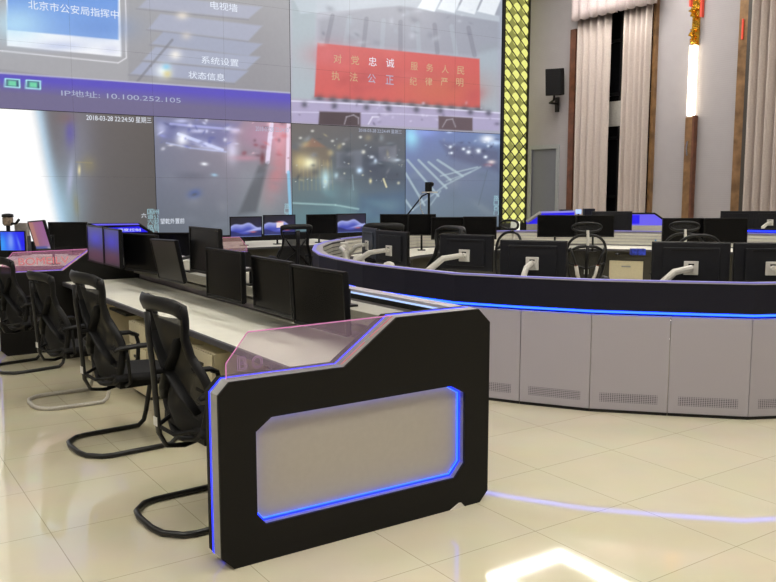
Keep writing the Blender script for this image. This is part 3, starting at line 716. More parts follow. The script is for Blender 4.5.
# pedestals under the desk
def pedestal(x, y, label, rz=0., group='cream pedestals under the near desk', sx=.5, sy=.42):
    t = thing('pedestal_cabinet', label, 'cabinet', (x, y, 0), rz, group)
    MB().box(0, sx, -sy/2, sy/2, .03, .62).build('body', 'cabinet_cream', t, bevel=.003)
    MB().box(.02, sx-.02, -sy/2+.02, sy/2-.02, 0, .03).build('plinth', 'cabinet_dark', t)
    for k in range(3):
        d = MB().box(-.02, -.002, -sy/2, sy/2, .04+k*.195, .04+k*.195+.185).build('drawer', 'cabinet_cream', t, bevel=.003)
        MB().box(-.03, -.0205, -.07, .07, .13+k*.195, .15+k*.195).build('handle', 'cabinet_dark', d)
    return t
pedestal(2.08, 5.35, 'cream drawer pedestal under the desk just behind the nearest chair')
pedestal(2.08, 6.75, 'cream drawer pedestal under the desk just behind the second chair')
pedestal(2.08, 8.15, 'cream drawer pedestal under the desk just behind the third chair')
# computer cases standing under the desk
for y, lab in ((4.75, 'cream computer case under the desk next to the front end panel'), (6.15, 'cream computer case between the first and second drawer pedestals'), (7.55, 'cream computer case between the second and third drawer pedestals')):
    t = thing('computer_case', lab, 'computer', (2.3, y, 0), math.radians(-14), 'computer cases under the near desk')
    MB().box(0, .42, -.1, .1, .02, .44).build('case', 'cabinet_cream', t, bevel=.006)
    MB().box(-.012, 0, -.1, .1, .02, .44).build('front_bezel', 'cabinet_dark', t, bevel=.004)
    MB().box(.03, .39, -.09, .09, 0, .02).build('foot', 'cabinet_dark', t)
tag(MB().box(2.05, 2.3, 7.0, 7.5, .645, .665).build('keyboard_tray', 'black_plastic'), 'black keyboard tray hanging under the desk edge behind the second chair', 'tray')
MB().box(2.12, 2.28, 7.03, 7.07, .665, .699).build('bracket', 'black_plastic', bpy.data.objects['keyboard_tray'])

# ------------------------------------------------------------------ monitors
def pic_wall_paper(P, red=None):
    P.corners(0, 1, 1, 0, '0d0c18', '14122a', '141440', '1a1a55')
    top = .62+.10*np.sin(P.x*5-.6)+.05*np.sin(P.x*13); 
    w = np.clip((top-(P.y))*14, 0, 1); k = np.clip((top-P.y)/.35, 0, 1)[:, None]
    g = np.array(H('b9c0f0'))*(1-k)+np.array(H('3540a8'))*k; P.c = P.c*(1-w[:, None])+g*w[:, None]
    t2 = .28+.08*np.sin(P.x*7+1.5); w = np.clip((t2-P.y)*16, 0, 1)[:, None]; P.c = P.c*(1-w)+np.array(H('1c2468'))*w
    P.blob(.7, .35, .25, .05, 'cfd4f6', .7, .3)
    P.blob(.72, .27, .10, .035, 'e0706a', .9)
    if red: P.poly([(.40, .38), (.62, .40), (.62, .66), (.40, .62)], 'f4ded8', .95, .01); P.blob(.5, .66, .1, .03, 'e0604a', .8)
    P.poly([(0, 0), (1, 0), (1, .07), (0, .07)], '8fa4e0', .9, .01)
def pic_dusk(P):
    P.corners(0, 1, 0, 1, '2c1c24', '2c1a26', '2a2270', '241c8c')
    P.blob(.5, .66, .5, .24, '1206b4', .85); P.blob(.5, .22, .7, .16, '4a2036', .7); P.blob(.5, 1.0, .8, .10, '30285c', .7)
def pic_pink(P):
    P.corners(0, 1, 1, 0, 'a06a72', '8a4f8c', '7e4f68', '8f5a94')
    P.poly([(.0, .12), (.3, .12), (.3, .95), (.0, .95)], 'b07a68', .7, .02); P.poly([(.0, 0), (1, 0), (1, .13), (0, .13)], '3a4690', 1, .01); P.blob(.85, .07, .1, .05, 'd0b8b0', .8)
def pic_blue(P):
    P.corners(0, 1, 1, 0, '1238e0', '0600f0', '1f7ff0', '0c10e0')
    P.blob(.1, .4, .15, .5, '2f9af4', .9); P.blob(.42, .5, .14, .5, '8fb0f4', .8); P.blob(.75, .35, .05, .4, '7aa4f0', .7, .2); P.blob(.9, .5, .1, .5, '0400e8', .8)
def monitor(label, c, yaw, zdesk, w=.6, h=.36, tilt=0., roll=0., content=None, stand='post', back='monitor_back', group=None, arm=None, glass='screen_glass', reach=.16):
    """yaw/tilt/roll in degrees; local -Y is the screen side; c is the centre of the screen"""
    t = thing('monitor', label, 'monitor', (c[0], c[1], zdesk), math.radians(yaw), group)
    hz = c[2]-zdesk
    M = Matrix.Translation((0, 0, hz)) @ Matrix.Rotation(math.radians(-tilt), 4, 'X') @ Matrix.Rotation(math.radians(-roll), 4, 'Y')
    b = .014
    MB().at(M).prism([(-w/2, -h/2), (w/2, -h/2), (w/2, h/2), (-w/2, h/2)], -.006, .02, 'y', inner=[(-w/2+b, -h/2+b*1.3), (w/2-b, -h/2+b*1.3), (w/2-b, h/2-b), (-w/2+b, h/2-b)]).build('bezel', 'black_plastic', t, bevel=.002)
    if content:
        MB().at(M).box(-w/2+b, w/2-b, .002, .018, -h/2+b*1.3, h/2-b).build('screen_backing', 'black_plastic', t)
        picture_mesh('screen', content, -w/2+b, w/2-b, -h/2+b*1.3, h/2-b, 60, 34, 'monitor_picture', t, 0., coords=lambda a, z: ((a+w/2)/w, (z+h/2)/h), M=M)
    else:
        MB().at(M).box(-w/2+b, w/2-b, .0, .018, -h/2+b*1.3, h/2-b).build('screen', glass, t)
    mb = MB().at(M); mb.box(-w/2+.004, w/2-.004, .02, .034, -h/2+.004, h/2-.004)
    mb.prism([(-w*.36, -h*.36), (w*.36, -h*.36), (w*.36, h*.38), (-w*.36, h*.38)], .034, .05, 'y')
    mb.build('rear_shell', back, t, bevel=.008)
    MB().at(M).box(-w*.27, w*.27, .0505, .053, h*.30, h*.34).build('vent_slot', 'black_plastic', t)
    if stand == 'post':
        mb = MB(); mb.at(M).box(-.05, .05, .05, .062, -.05, .05)
        mb.at(Matrix.Identity(4)); mb.tube([(0, .055, hz), (0, reach, hz-.02)], .016, 8); mb.tube([(0, reach, 0.012), (0, reach, hz)], .016, 10)
        mb.box(-.06, .06, reach-.05, reach+.05, 0, .014)
        mb.build('stand', 'black_plastic', t)
    elif stand == 'shelf':
        xs_ = 2.62-c[0]; zs_ = 1.001-zdesk
        mb = MB(); mb.at(M).box(-.05, .05, .05, .062, -.05, .05)
        mb.at(Matrix.Identity(4)); mb.tube([(0, .055, hz), (-.18, xs_, hz+.01)], .014, 8); mb.tube([(-.18, xs_, zs_+.01), (-.18, xs_, hz+.02)], .016, 10)
        mb.box(-.23, -.13, xs_-.04, xs_+.04, zs_, zs_+.012)
        mb.build('stand', 'black_plastic', t)
    elif stand == 'arm':
        pl = MB().at(M).box(-.055, .055, .05, .062, -.06-h*.06, .05-h*.06).build('mount_plate', 'arm_white', t, bevel=.003)
        MB().at(M).box(-.022, .022, .0625, .064, .018-h*.06, .03-h*.06).build('plate_slot', 'black_plastic', pl)
        p0 = Vector((0, .08, hz-h*.06)); ax, ay, az = arm
        mb = MB(); mb.tube([(0, .062, p0.z), (0, .10, p0.z)], .022, 10); mb.tube([(0, .10, p0.z), (ax*.5, .10+(ay-.1)*.45, p0.z-.03), (ax, ay, az)], [.022, .026, .03], 10, flat=(.8, 1.1))
        mb.tube([(ax, ay, az+.03), (ax, ay, .0)], .022, 10); mb.box(ax-.05, ax+.05, ay-.05, ay+.05, 0, .015)
        mb.build('mount_arm', 'arm_white', t, smooth=False, bevel=.0)
    return t
GN = 'black monitors along the near desk'
ZD = .742
def slide(c, k):     # move a point along the line of sight (k>1 farther)
    return (c[0]*k, c[1]*k, CAMH+(c[2]-CAMH)*k)
monitor('nearest black monitor on the cream desk, beside the acrylic screen', (2.301, 4.113, 1.088), -89.1, ZD, tilt=-3.1, group=GN, stand='shelf')
monitor('second nearest black monitor on the cream desk', (2.377, 4.868, 1.087), -91.3, ZD, tilt=-2.2, group=GN, stand='shelf')
monitor('third nearest black monitor on the cream desk', (2.313, 5.50, 1.111), -87.9, ZD, w=.59, group=GN, stand='shelf')
monitor('raised black monitor standing highest in the row on the cream desk', (2.40, 6.08, 1.245), -90, ZD, group=GN, stand='shelf')
mat('screen_grey', '2e2d2b', .3, noise=.2, scale=3)
monitor('tilted monitor with a greyish face and leaning frame on the cream desk', (2.328, 6.731, 1.126), -88, ZD, tilt=-10.6, roll=1.4, group=GN, stand='shelf', glass='screen_grey', w=.56)
monitor('black monitor behind the tilted grey-faced one on the cream desk', (2.435, 7.78, 1.123), -77, ZD, tilt=-1.9, group=GN, stand='shelf')
monitor('second farthest monitor on the cream desk, glowing blue above and dull pink below', (2.27, 8.13, 1.16), -90, ZD, w=.53, h=.37, group=GN, stand='shelf', content=pic_dusk)
monitor('farthest monitor on the cream desk, glowing blue above, beside the far end panel', (2.27, 8.72, 1.16), -90, ZD, w=.61, h=.38, group=GN, stand='shelf', content=pic_dusk)

# ------------------------------------------------------------------ ring of desks on the right: outer console
RING = [(7.9, 2.62), (7.3, 2.72), (6.70, 2.93), (6.14, 3.21), (5.61, 3.475), (5.204, 3.886), (4.81, 4.31), (4.515, 4.78), (4.245, 5.28), (4.17, 5.88), (4.13, 6.50), (4.21, 7.10), (4.34, 7.70), (4.62, 8.35), (5.03, 9.04), (5.5, 9.62), (5.94, 10.0)]
def sub(pl, d): return offset_poly(pl, d)
# modules: one cabinet per segment, right-hand side (negative offset) is the inside of the ring
names = ['grey console cabinet with a dotted vent, past the right edge', 'grey console cabinet with a dotted vent, next past the right edge', 'grey console cabinet with a dotted vent, just beyond the right edge',
 'grey console cabinet with a dotted vent, cut by the right edge of the picture', 'grey console cabinet with a dotted vent, second from the right edge', 'grey console cabinet with a dotted vent, third from the right edge',
 'lilac-grey console cabinet with a dotted vent, fourth from the right edge', 'grey console cabinet with a vent, partly hidden by the front end panel', 'console cabinet hidden mostly behind the top of the front end panel',
 'console cabinet behind the nearest monitor with light strip above', 'console cabinet behind the gap beside the nearest monitor', 'console cabinet behind the two nearest monitors', 'console cabinet at the far left bend of the ring', 'console cabinet on the far left side of the ring', 'console cabinet at the far rear left of the ring', 'last console cabinet on the far rear side of the ring']
GC = 'grey cabinets around the ring console'
for i in range(len(RING)-1):
    a, b = Vector(RING[i]), Vector(RING[i+1]); L = (b-a).length; ang = math.atan2(b.y-a.y, b.x-a.x)
    # local x along a->b, local +y = left of travel; outside of the ring lies to the left (towards the camera)
    t = thing('console_cabinet', names[i], 'cabinet', (a.x, a.y, 0), ang, GC)
    MB().prism([(.02, -.03), (L-.02, -.03), (L-.11, -.36), (.11, -.36)], .023, .755, 'z').build('body', 'console_grey', t)
    MB().prism([(.001, -.006), (L-.001, -.006), (L-.12, -.34), (.12, -.34)], 0, .022, 'z').build('plinth', 'black_plastic', t)
    MB().box(.003, L-.003, -.028, 0, .025, .765).build('front_door', 'console_grey', t, bevel=.002)
    MB().box(L*.13, L*.87, 0.0005, .002, .085, .155).build('vent', 'vent_perforated', t)
t = thing('ring_console_top', 'dark blue-black upper band of the ring console with a blue light line', 'console', (0, 0, 0))
band(MB(), RING, 0.012, -.09, .80, 1.02).build('upper_band', 'dark_blue_laminate', t)
band(MB(), RING, 0.006, -.02, .780, .799).build('led_strip', 'led_ring', t)
band(MB(), RING, 0.009, -.005, .785, .794).build('led_core', 'led_core', t)
band(MB(), RING, -.021, -.6, .766, .799).build('under_board', 'dark_blue_laminate', t)
band(MB(), RING, 0.016, -.10, 1.0205, 1.03).build('cap', 'console_grey', t)
band(MB(), RING, 0.018, -.025, 1.0305, 1.037).build('cap_led', 'led_violet', t)
mb = MB()
for z in (.83, .88, .93, .98): band(mb, RING, -.09, -.105, z-.018, z+.018)
mb.build('slat_rail', 'slat_grey', t)
band(MB(), RING[:14], -.40, -.98, .80, .825).build('worktop', 'worktop', t)
mb = MB()
for i in (6, 8, 4):
    p = RING[i]; mb.box(p[0]+.006-.003, p[0]+.006+.003, p[1]-.003, p[1]+.003, .8, 1.02)
mb.build('joint_line', 'black_plastic', t)
# legs for the inner worktop
mb = MB()
inn = offset_poly(RING[:14], -.92)
for p in inn[1:-1:2]: mb.box(p[0]-.03, p[0]+.03, p[1]-.03, p[1]+.03, 0, .8)
mb.build('worktop_leg', 'cabinet_dark', t)

GR = 'monitors turned away on the ring console'
def bmon(label, c, yaw, arm, back='monitor_back', w=.6, h=.36):
    return monitor(label, c, yaw+180, .826, w=w, h=h, stand='arm', back=back, arm=arm, group=GR)
bmon('monitor seen from behind on a long white arm at the right edge', slide((6.53, 3.92, 1.09), .97), -37, (-.25, .28, .12), w=.60)
bmon('monitor seen from behind with white arm, second from the right edge', slide((6.02, 4.33, 1.09), .95), -45, (.28, .24, .12), w=.60)
bmon('monitor seen from behind with a short white arm, in the middle of the console', slide((5.22, 5.38, 1.09), .95), -54, (.05, .28, .11), w=.57, h=.34)
bmon('monitor seen from behind with a white arm reaching left, above the front end panel', slide((5.32, 6.43, 1.09), .92), -67, (.30, .30, .11), w=.55, h=.335)
bmon('bluish monitor seen from behind on a white arm at the left bend', slide((5.0, 7.28, 1.10), .99), -91, (.34, .30, .10))
bmon('narrow-looking bluish monitor from behind, leftmost on the ring console', slide((5.9, 9.1, 1.03), .91), -105, (.30, .2, .10), back='monitor_back_light', w=.54)

# spare white arm lying over the left bend
t = thing('spare_monitor_arm', 'white jointed arm lying along the left end of the ring console', 'monitor arm', (5.05, 8.35, .826), math.radians(60))
mb = MB(); mb.tube([(0, 0, 0), (0, 0, .17)], .035, 12); mb.tube([(0, 0, .16), (.25, .05, .19), (.5, .0, .2)], [.03, .028, .022], 10); mb.build('arm', 'arm_white', t)
MB().box(.48, .56, -.05, .05, .15, .25).build('clamp', 'arm_white', t, bevel=.006)
for k, (x, y, lab) in enumerate(((4.72, 6.95, 'white round speaker dome behind the ring console band, left of the arm'), (4.95, 7.9, 'white round speaker dome at the far left bend of the ring'))):
    t = thing('desk_dome', lab, 'device', (x, y, .826))
    MB().lathe([(.065, 0), (.075, .03), (.07, .10), (.05, .15), (.015, .165)], 20).build('dome', 'arm_white', t, smooth=True)
    MB().lathe([(.0755, .03), (.078, .035), (.078, .05), (.0755, .055)], 20).build('band', 'edge_grey', t)

# ------------------------------------------------------------------ far side of the ring
FAR = [(5.95, 10.02), (6.6, 10.4), (7.9, 10.85), (9.5, 10.5), (10.9, 9.7), (12.0, 8.2), (12.6, 6.7), (12.8, 5.6)]
t = thing('far_ring_desk', 'far half of the ring desk with cream worktop and slatted back rail', 'desk', (0, 0, 0))
band(MB(), FAR, .04, 0, 0, 1.03).build('back_wall', 'console_grey', t)
mb = MB()
for z in (.83, .88, .93, .98): band(mb, FAR, 0, -.02, z-.02, z+.02)
mb.build('slat_rail', 'rail_white', t)
band(MB(), FAR, .05, -.03, 1.0305, 1.045).build('cap', 'edge_grey', t)
band(MB(), FAR, -.031, -.04, 1.033, 1.046).build('cap_led', 'led_violet', t)
band(MB(), FAR, -.03, -.95, .765, .79).build('worktop', 'worktop', t)
band(MB(), FAR, -.951, -.965, .758, .792).build('front_edge', 'edge_grey', t)
mb = MB()
band(mb, FAR, -.30, -.85, .02, .764); mb.build('base_cabinet', 'cabinet_dark', t)
fe = offset_poly(FAR, -.85)
for k_ in range(2, 5):
    a, b = Vector(fe[k_]), Vector(fe[k_+1]); tt = (b-a).normalized(); D = ray(626, 270)[0]; D = Vector((D.x, D.y))
    # intersection of the sight line with the cabinet front
    det = D.x*(-tt.y)+tt.x*D.y; u_ = (a.x*(-tt.y)+tt.x*a.y)/det; pr = D*u_
    if 0 <= (pr-a).dot(tt) <= (b-a).length: break
ang = math.atan2(tt.y, tt.x)
dd = MB().at(Matrix.Translation((pr.x, pr.y, 0)) @ Matrix.Rotation(ang, 4, 'Z'))
dd.box(-.26, .26, -.02, 0, .1, .60); dd = dd.build('cabinet_door', 'cabinet_cream', t, bevel=.003)
MB().at(Matrix.Translation((pr.x, pr.y, 0)) @ Matrix.Rotation(ang, 4, 'Z')).box(-.07, .07, -.03, -.0205, .50, .52).build('handle', 'silver_trim', dd)
GF = 'black monitors facing us on the far ring desk'
def fmon(label, pxc, ytop, Fd, w, h, zd, yaw=None, content=None, group=GF, stand='post'):
    c = onF(pxc, ytop, Fd); yw = math.degrees(math.atan2(RIGHT.y, RIGHT.x)) if yaw is None else yaw
    return monitor(label, (c.x, c.y, c.z-h/2), yw, zd, w=w, h=h, content=content, group=group, stand=stand, reach=.12)
fmon('black monitor facing us left of the tripod, beyond the ring', 394, 214, 12.6, .43, .33, .791)
fmon('black monitor facing us directly below the tripod camera', 422, 214, 12.7, .43, .33, .791)
fmon('black monitor facing us, left of a pair just right of the tripod', 447.5, 217, 12.4, .49, .34, .791)
fmon('black monitor facing us, right of a pair just right of the tripod', 480, 216.5, 12.3, .50, .34, .791)
fmon('black monitor facing us behind the headrest chair, left of its pair', 557, 215, 12.3, .575, .33, .791)
fmon('black monitor facing us behind the headrest chair, right of its pair', 595.5, 215, 12.3, .57, .33, .791)
fmon('black monitor facing us behind the stacked chair backs at the right', 683.5, 218, 11.9, .60, .35, .791)
fmon('black monitor facing us at the right, beside the white slatted rail', 726.5, 218, 11.8, .62, .36, .791)
# things on the far ring desk
c = onF(638, 245, 11.9); t = thing('tissue_box', 'blue patterned tissue box on the far worktop', 'tissue box', (c.x, c.y, .791), math.radians(-34))
MB().box(-.1, .1, -.055, .055, 0, .09).build('box', 'tissue_blue', t, bevel=.004)
MB().prism([(-.05, .0905), (.0, .105), (.05, .0905)], -.004, .004, 'y').build('tissue', 'paper', t)
c = onF(655.5, 243, 11.8); t = thing('water_bottle', 'clear water bottle with blue label beside the chairs at the right', 'bottle', (c.x, c.y, .791))
MB().lathe([(.03, 0), (.034, .02), (.034, .15), (.014, .19), (.013, .21)], 16).build('bottle', 'bottle_plastic', t, smooth=True)
MB().lathe([(.0345, .06), (.035, .06), (.035, .11), (.0345, .11)], 16).build('label', 'bottle_label', t)
MB().lathe([(.014, .211), (.014, .225)], 12).build('cap', 'bottle_label', t)
c = onF(618, 246, 11.9); t = thing('computer_mouse', 'black mouse on the far worktop left of the tissue box', 'mouse', (c.x, c.y, .791), .3)
MB().grid(lambda u, v: (.05*math.cos(PI*u)*1., .033*math.sin(PI*(v-.5))*math.sin(PI*u) if 0 < u < 1 else 0, .035*math.cos(PI*(v-.5))*math.sin(PI*u)), 12, 10).build('shell', 'black_plastic', t, smooth=True, solid=.001)

# ------------------------------------------------------------------ row behind the ring (third row) with blue-lit ends
def lit_end(label, pts, Fd, depth=.06):
    """stepped screen panel, back-lit blue, standing on a grey base; pts are its outline corners"""
    o = thing('lit_end_panel', label, 'desk end panel', (0, 0, 0))
    P3 = [onF(x, y, Fd) for x, y in pts]; org = P3[0]; 
    o.location = (org.x, org.y, 0); yaw = math.atan2(RIGHT.y, RIGHT.x); o.rotation_euler = (0, 0, yaw)
    loc = [((p-org).dot(RIGHT), p.z) for p in P3]
    return o, loc
o, pl = lit_end('blue-lit end panel with a sloping left edge beside the lattice panel', [(527, 222), (541, 212.5), (575, 211.5), (575, 224), (527, 224)], 15.2)
base = [(pl[0][0], pl[3][1]), (pl[3][0], pl[3][1]), (pl[3][0], .02), (pl[0][0], .02)]
MB().prism(base, 0, .08, 'y').build('base', 'slat_grey', o)
MB().prism([(x, z) for x, z in pl], .03, .08, 'y').build('lit_board', 'lit_blue', o)
mb = MB(); mb.tube([(pl[0][0], .02, pl[0][1]), (pl[1][0], .02, pl[1][1])], .035, 6); mb.build('sloping_trim', 'silver_trim', o)
mb = MB(); mb.tube([(pl[1][0], .02, pl[1][1]), (pl[2][0], .02, pl[2][1])], .02, 6); mb.build('top_trim', 'led_violet', o)
o, pl = lit_end('blue-lit end panel with a dark rim between monitors at the right', [(632, 213.5), (655, 213.5), (663, 219), (663, 225.5), (632, 225.5)], 15.2)
MB().prism([(pl[0][0], pl[3][1]), (pl[3][0], pl[3][1]), (pl[3][0], .02), (pl[0][0], .02)], 0, .08, 'y').build('base', 'rail_white', o)
MB().prism(pl, .03, .08, 'y').build('lit_board', 'lit_violet', o)
w_ = pl[2][0]-pl[0][0]
MB().prism([(pl[0][0], pl[0][1]-.03), (pl[0][0]+w_*.26, pl[0][1]-.03), (pl[0][0]+w_*.26, pl[4][1]+.03), (pl[0][0], pl[4][1]+.03)], .022, .029, 'y').build('deep_blue_patch', 'lit_blue', o)
mb = MB(); mb.tube([(pl[0][0], .02, pl[0][1]), (pl[1][0], .02, pl[1][1]), (pl[2][0], .02, pl[2][1])], .018, 6); mb.build('dark_rim', 'dark_laminate', o)
# third-row desk carrying monitors
T3 = [onF(578, 230, 13.9), onF(632, 230, 13.8)]
def strip_desk(label, A, B, zt, depth, led=True, name='rear_desk'):
    A = Vector((A.x, A.y)); B = Vector((B.x, B.y)); tt = B-A; L = tt.length; an = math.atan2(tt.y, tt.x)
    t = thing(name, label, 'desk', (A.x, A.y, 0), an)
    MB().box(0, L, 0, depth, zt-.025, zt).build('worktop', 'worktop', t)
    MB().box(0, L, -.01, 0, zt-.03, zt+.002).build('front_edge', 'edge_grey', t)
    MB().box(0, L, .12, depth, 0, zt-.026).build('base', 'cabinet_dark', t)
    if led:
        MB().box(0, L, depth, depth+.03, 0, zt+.24).build('back_wall', 'slat_grey', t)
        MB().box(0, L, depth-.012, depth+.03, zt+.2405, zt+.255).build('cap_led', 'led_violet', t)
    return t
strip_desk('third row desk behind the middle pair of monitors', onF(578, 230, 14.75), onF(632, 230, 14.75), .79, .38, led=False)
G3 = 'dark monitors of the third row'
c = onF(612, 211.5, 15.0); monitor('wide dark monitor seen from behind between the headrest chair and the blue-lit panel', (c.x, c.y, c.z-.18), math.degrees(math.atan2(RIGHT.y, RIGHT.x))+180, 0.791, w=.73, h=.37, stand='post', group=G3, reach=.1)
c = onF(566, 209.5, 15.6); tag(MB().at(Matrix.Translation((c.x, c.y, 0)) @ Matrix.Rotation(-.6, 4, 'Z')).box(-.12, .12, -.08, .08, .0, c.z).build('desk_box', 'black_plastic', bevel=.01), 'low black box standing above the left monitor behind the headrest chair', 'box')
c = onF(589, 208.5, 15.6); tag(MB().at(Matrix.Translation((c.x, c.y, 0)) @ Matrix.Rotation(-.6, 4, 'Z')).box(-.1, .1, -.08, .08, .0, c.z).build('desk_box', 'dark_blue_laminate', bevel=.01), 'small dark blue box standing above the right monitor behind the headrest chair', 'box')
c = onF(578.5, 210.5, 15.6); tag(MB().at(Matrix.Translation((c.x, c.y, 0)) @ Matrix.Rotation(-.6, 4, 'Z')).box(-.05, .05, -.02, .02, c.z-.06, c.z+.02).build('desk_lamp_head', 'led_soft'), 'tiny glowing white lamp between the two dark boxes', 'lamp')
o_ = bpy.data.objects['desk_lamp_head']
MB().at(Matrix.Translation((c.x, c.y, 0)) @ Matrix.Rotation(-.6, 4, 'Z')).box(-.015, .015, -.015, .015, 0, c.z-.06).build('lamp_post', 'black_plastic', o_)

# console of the outer row at the far right, with monitors turned away
A_, B_ = onZ(714, 231, .9), onZ(800, 231, .9)
A_ = onF(716, 229, 14.5); B_ = onF(830, 229, 13.7)
tt = (Vector((B_.x, B_.y))-Vector((A_.x, A_.y))); L = tt.length; an = math.atan2(tt.y, tt.x)
t = thing('outer_console', 'dark console with a bright blue light line behind the right pair of monitors', 'console', (A_.x, A_.y, 0), an)
MB().box(0, L, 0, .08, .91, 1.065).build('upper_band', 'dark_blue_laminate', t)
MB().box(0, L, .0, .6, 0, .88).build('body', 'console_grey', t)
MB().box(0, L, -.004, -.0005, 1.01, 1.04).build('led_strip', 'led_blue', t)
MB().box(0, L, .085, .6, .881, .909).build('worktop', 'worktop', t)
rd = math.degrees(math.atan2(RIGHT.y, RIGHT.x))
for x, lab, aa in ((737, 'dark monitor seen from behind, left of the upper right corner pair beside the curtain', None), (769.5, 'dark monitor seen from behind on a white arm at the right edge beside the curtain', (.16, .14, .15))):
    c = onF(x, 210.8, 14.75); monitor(lab, (c.x, c.y, c.z-.18), rd+180-4, .91, w=.57, h=.355, stand='arm' if aa else 'post', arm=aa, group=G3, reach=.1)

# ------------------------------------------------------------------ desk before the video wall with lit monitors
A_, B_ = onF(196, 245, 13.5), onF(352, 245, 13.9)
NA = onZ(205, 246.5, .78); NB = onZ(350, 246, .78)
NY = 12.55
t = strip_desk('long cream desk before the video wall carrying the lit monitors', Vector((4.6, NY, 0)), Vector((7.9, NY, 0)), .78, 1.7, led=False)
NM = [('lit monitor with blue wallpaper, left of the first pair before the video wall', 246, 216.5, pic_wall_paper), ('lit monitor with blue wallpaper and a white window, right of the first pair', 279.5, 214.8, lambda P: pic_wall_paper(P, True)),
      ('dark black monitor, left of the second pair before the video wall', 321.5, 214.2, None), ('lit monitor with blue wallpaper, right of the second pair before the video wall', 351.5, 213.5, pic_wall_paper)]
for lab, x, y, fn in NM:
    c = onY(x, y, 12.95); wd = abs(onY(x+16.3, y, 12.95).x-onY(x-16.3, y, 12.95).x) if x < 300 else abs(onY(x+15, y, 12.95).x-onY(x-15, y, 12.95).x)
    monitor(lab, (c.x, 12.95, c.z-.18), 0, .781, w=min(.625, wd-.01), h=.36, content=fn, group='monitors on the desk before the video wall', reach=.1)

# ------------------------------------------------------------------ left rear desk
strip_desk('rear desk at the left behind the reddish acrylic screen', onF(-30, 252, 9.9), onF(92, 252, 10.1), .80, 2.0, led=False)
for px_, py_, F_, lab in ((47, 255, 11.0, 'white paper pad seen through the reddish acrylic screen'), (10, 263, 10.3, 'white square box seen through the reddish acrylic screen at the left edge')):
    c = onF(px_, py_, F_); tag(MB().at(Matrix.Translation((c.x, c.y, .80)) @ Matrix.Rotation(-.6, 4, 'Z')).box(-.1, .1, -.1, .1, 0, .05).build('paper_pad', 'paper', bevel=.004), lab, 'paper')
c = onF(67.5, 222, 10.9+.7); monitor('large black monitor behind the reddish acrylic screen', (c.x, c.y, c.z-.185), rd, .80, w=.55, h=.37, group=None)
c = onF(39, 221, 11.3); monitor('leaning display with a pink picture at the left', (2.147, 10.791+.0, 1.165), -80, .80, w=.5, h=.37, tilt=-13, roll=3.4, content=pic_pink)
c = onF(12, 230.5, 11.5); monitor('bright blue screen at the left edge', (c.x, c.y, c.z-.15), rd, .80, w=.36, h=.29, content=pic_blue, reach=.08)
c = onF(21.5, 223, 11.75); t = thing('paper_tray', 'grey upright box beside the blue screen at the left edge', 'box', (c.x, c.y, .80), math.radians(rd))
MB().box(-.09, .09, -.04, .06, 0, c.z-.80).build('box', 'grey_cloth', t, bevel=.01)
MB().box(.091, .097, -.04, .06, 0, (c.z-.8)*.6).build('side', 'edge_grey', t)
c = onF(3.5, 214.5, 11.5); t = thing('desk_camera', 'small tan device with a black cap above the blue screen at the left edge', 'device', (c.x, c.y, .80), math.radians(rd))
hh = c.z-.8
MB().box(-.02, .02, .10, .14, 0, hh-.15).build('post', 'black_plastic', t)
MB().at(Matrix.Translation((0, .12, hh-.1))).lathe([(.05, -.06), (.07, -.03), (.07, .05), (.05, .07)], 16).build('body', 'tan', t, smooth=True)
MB().at(Matrix.Translation((0, .12, hh-.02))).lathe([(.078, -.02), (.075, .02), (.03, .03)], 16).build('cap', 'black_plastic', t, smooth=True)
MB().at(Matrix.Translation((.05, .1, hh-.13))).tube([(0, 0, 0), (.07, 0, .0), (.12, 0, .06)], .018).build('arm', 'black_plastic', t)
# blue stepped end panel further back (between the glossy monitors and the video wall)
o, pl = lit_end('blue-lit stepped end panel with white letters under the video wall at the left', [(86, 223.5), (138, 223.2), (153, 233), (153, 246), (86, 246)], 13.4)
MB().prism([(pl[0][0], pl[3][1]), (pl[3][0], pl[3][1]), (pl[3][0], .02), (pl[0][0], .02)], 0, .08, 'y').build('base', 'dark_laminate', o)
MB().prism(pl, .03, .08, 'y').build('lit_board', 'dark_laminate', o)
def L2(x, y): p = onF(x, y, 13.38); return ((p-onF(86, 223.5, 13.4)).dot(RIGHT), p.z)
MB().prism([L2(90, 224), L2(137, 223.6), L2(139, 225), L2(96, 225.6)], .018, .029, 'y').build('top_light', 'lit_violet', o)
MB().prism([L2(104, 228), L2(138, 226.5), L2(147, 232.2), L2(120, 232.5)], .018, .029, 'y').build('blue_window', 'lit_blue', o)
a, b = L2(117, 231.5), L2(140, 228.5)
text('调度控制', b[1]-a[1], 'text_white', 'panel_letters', o, Matrix.Translation((a[0], .012, a[1])) @ Matrix.Rotation(PI/2, 4, 'X'), width=b[0]-a[0])
# dark back of a monitor in the gap right of the tilted monitor
c = onF(176, 232.5, 10.05); monitor('dark monitor seen behind the gap between the tilted and the raised monitors', (c.x, c.y, c.z-.17), rd, .80, w=.56, h=.34)
strip_desk('short rear desk seen in the gap behind the tilted monitor', onF(150, 250, 9.8), onF(203, 250, 9.85), .80, .4, led=False)

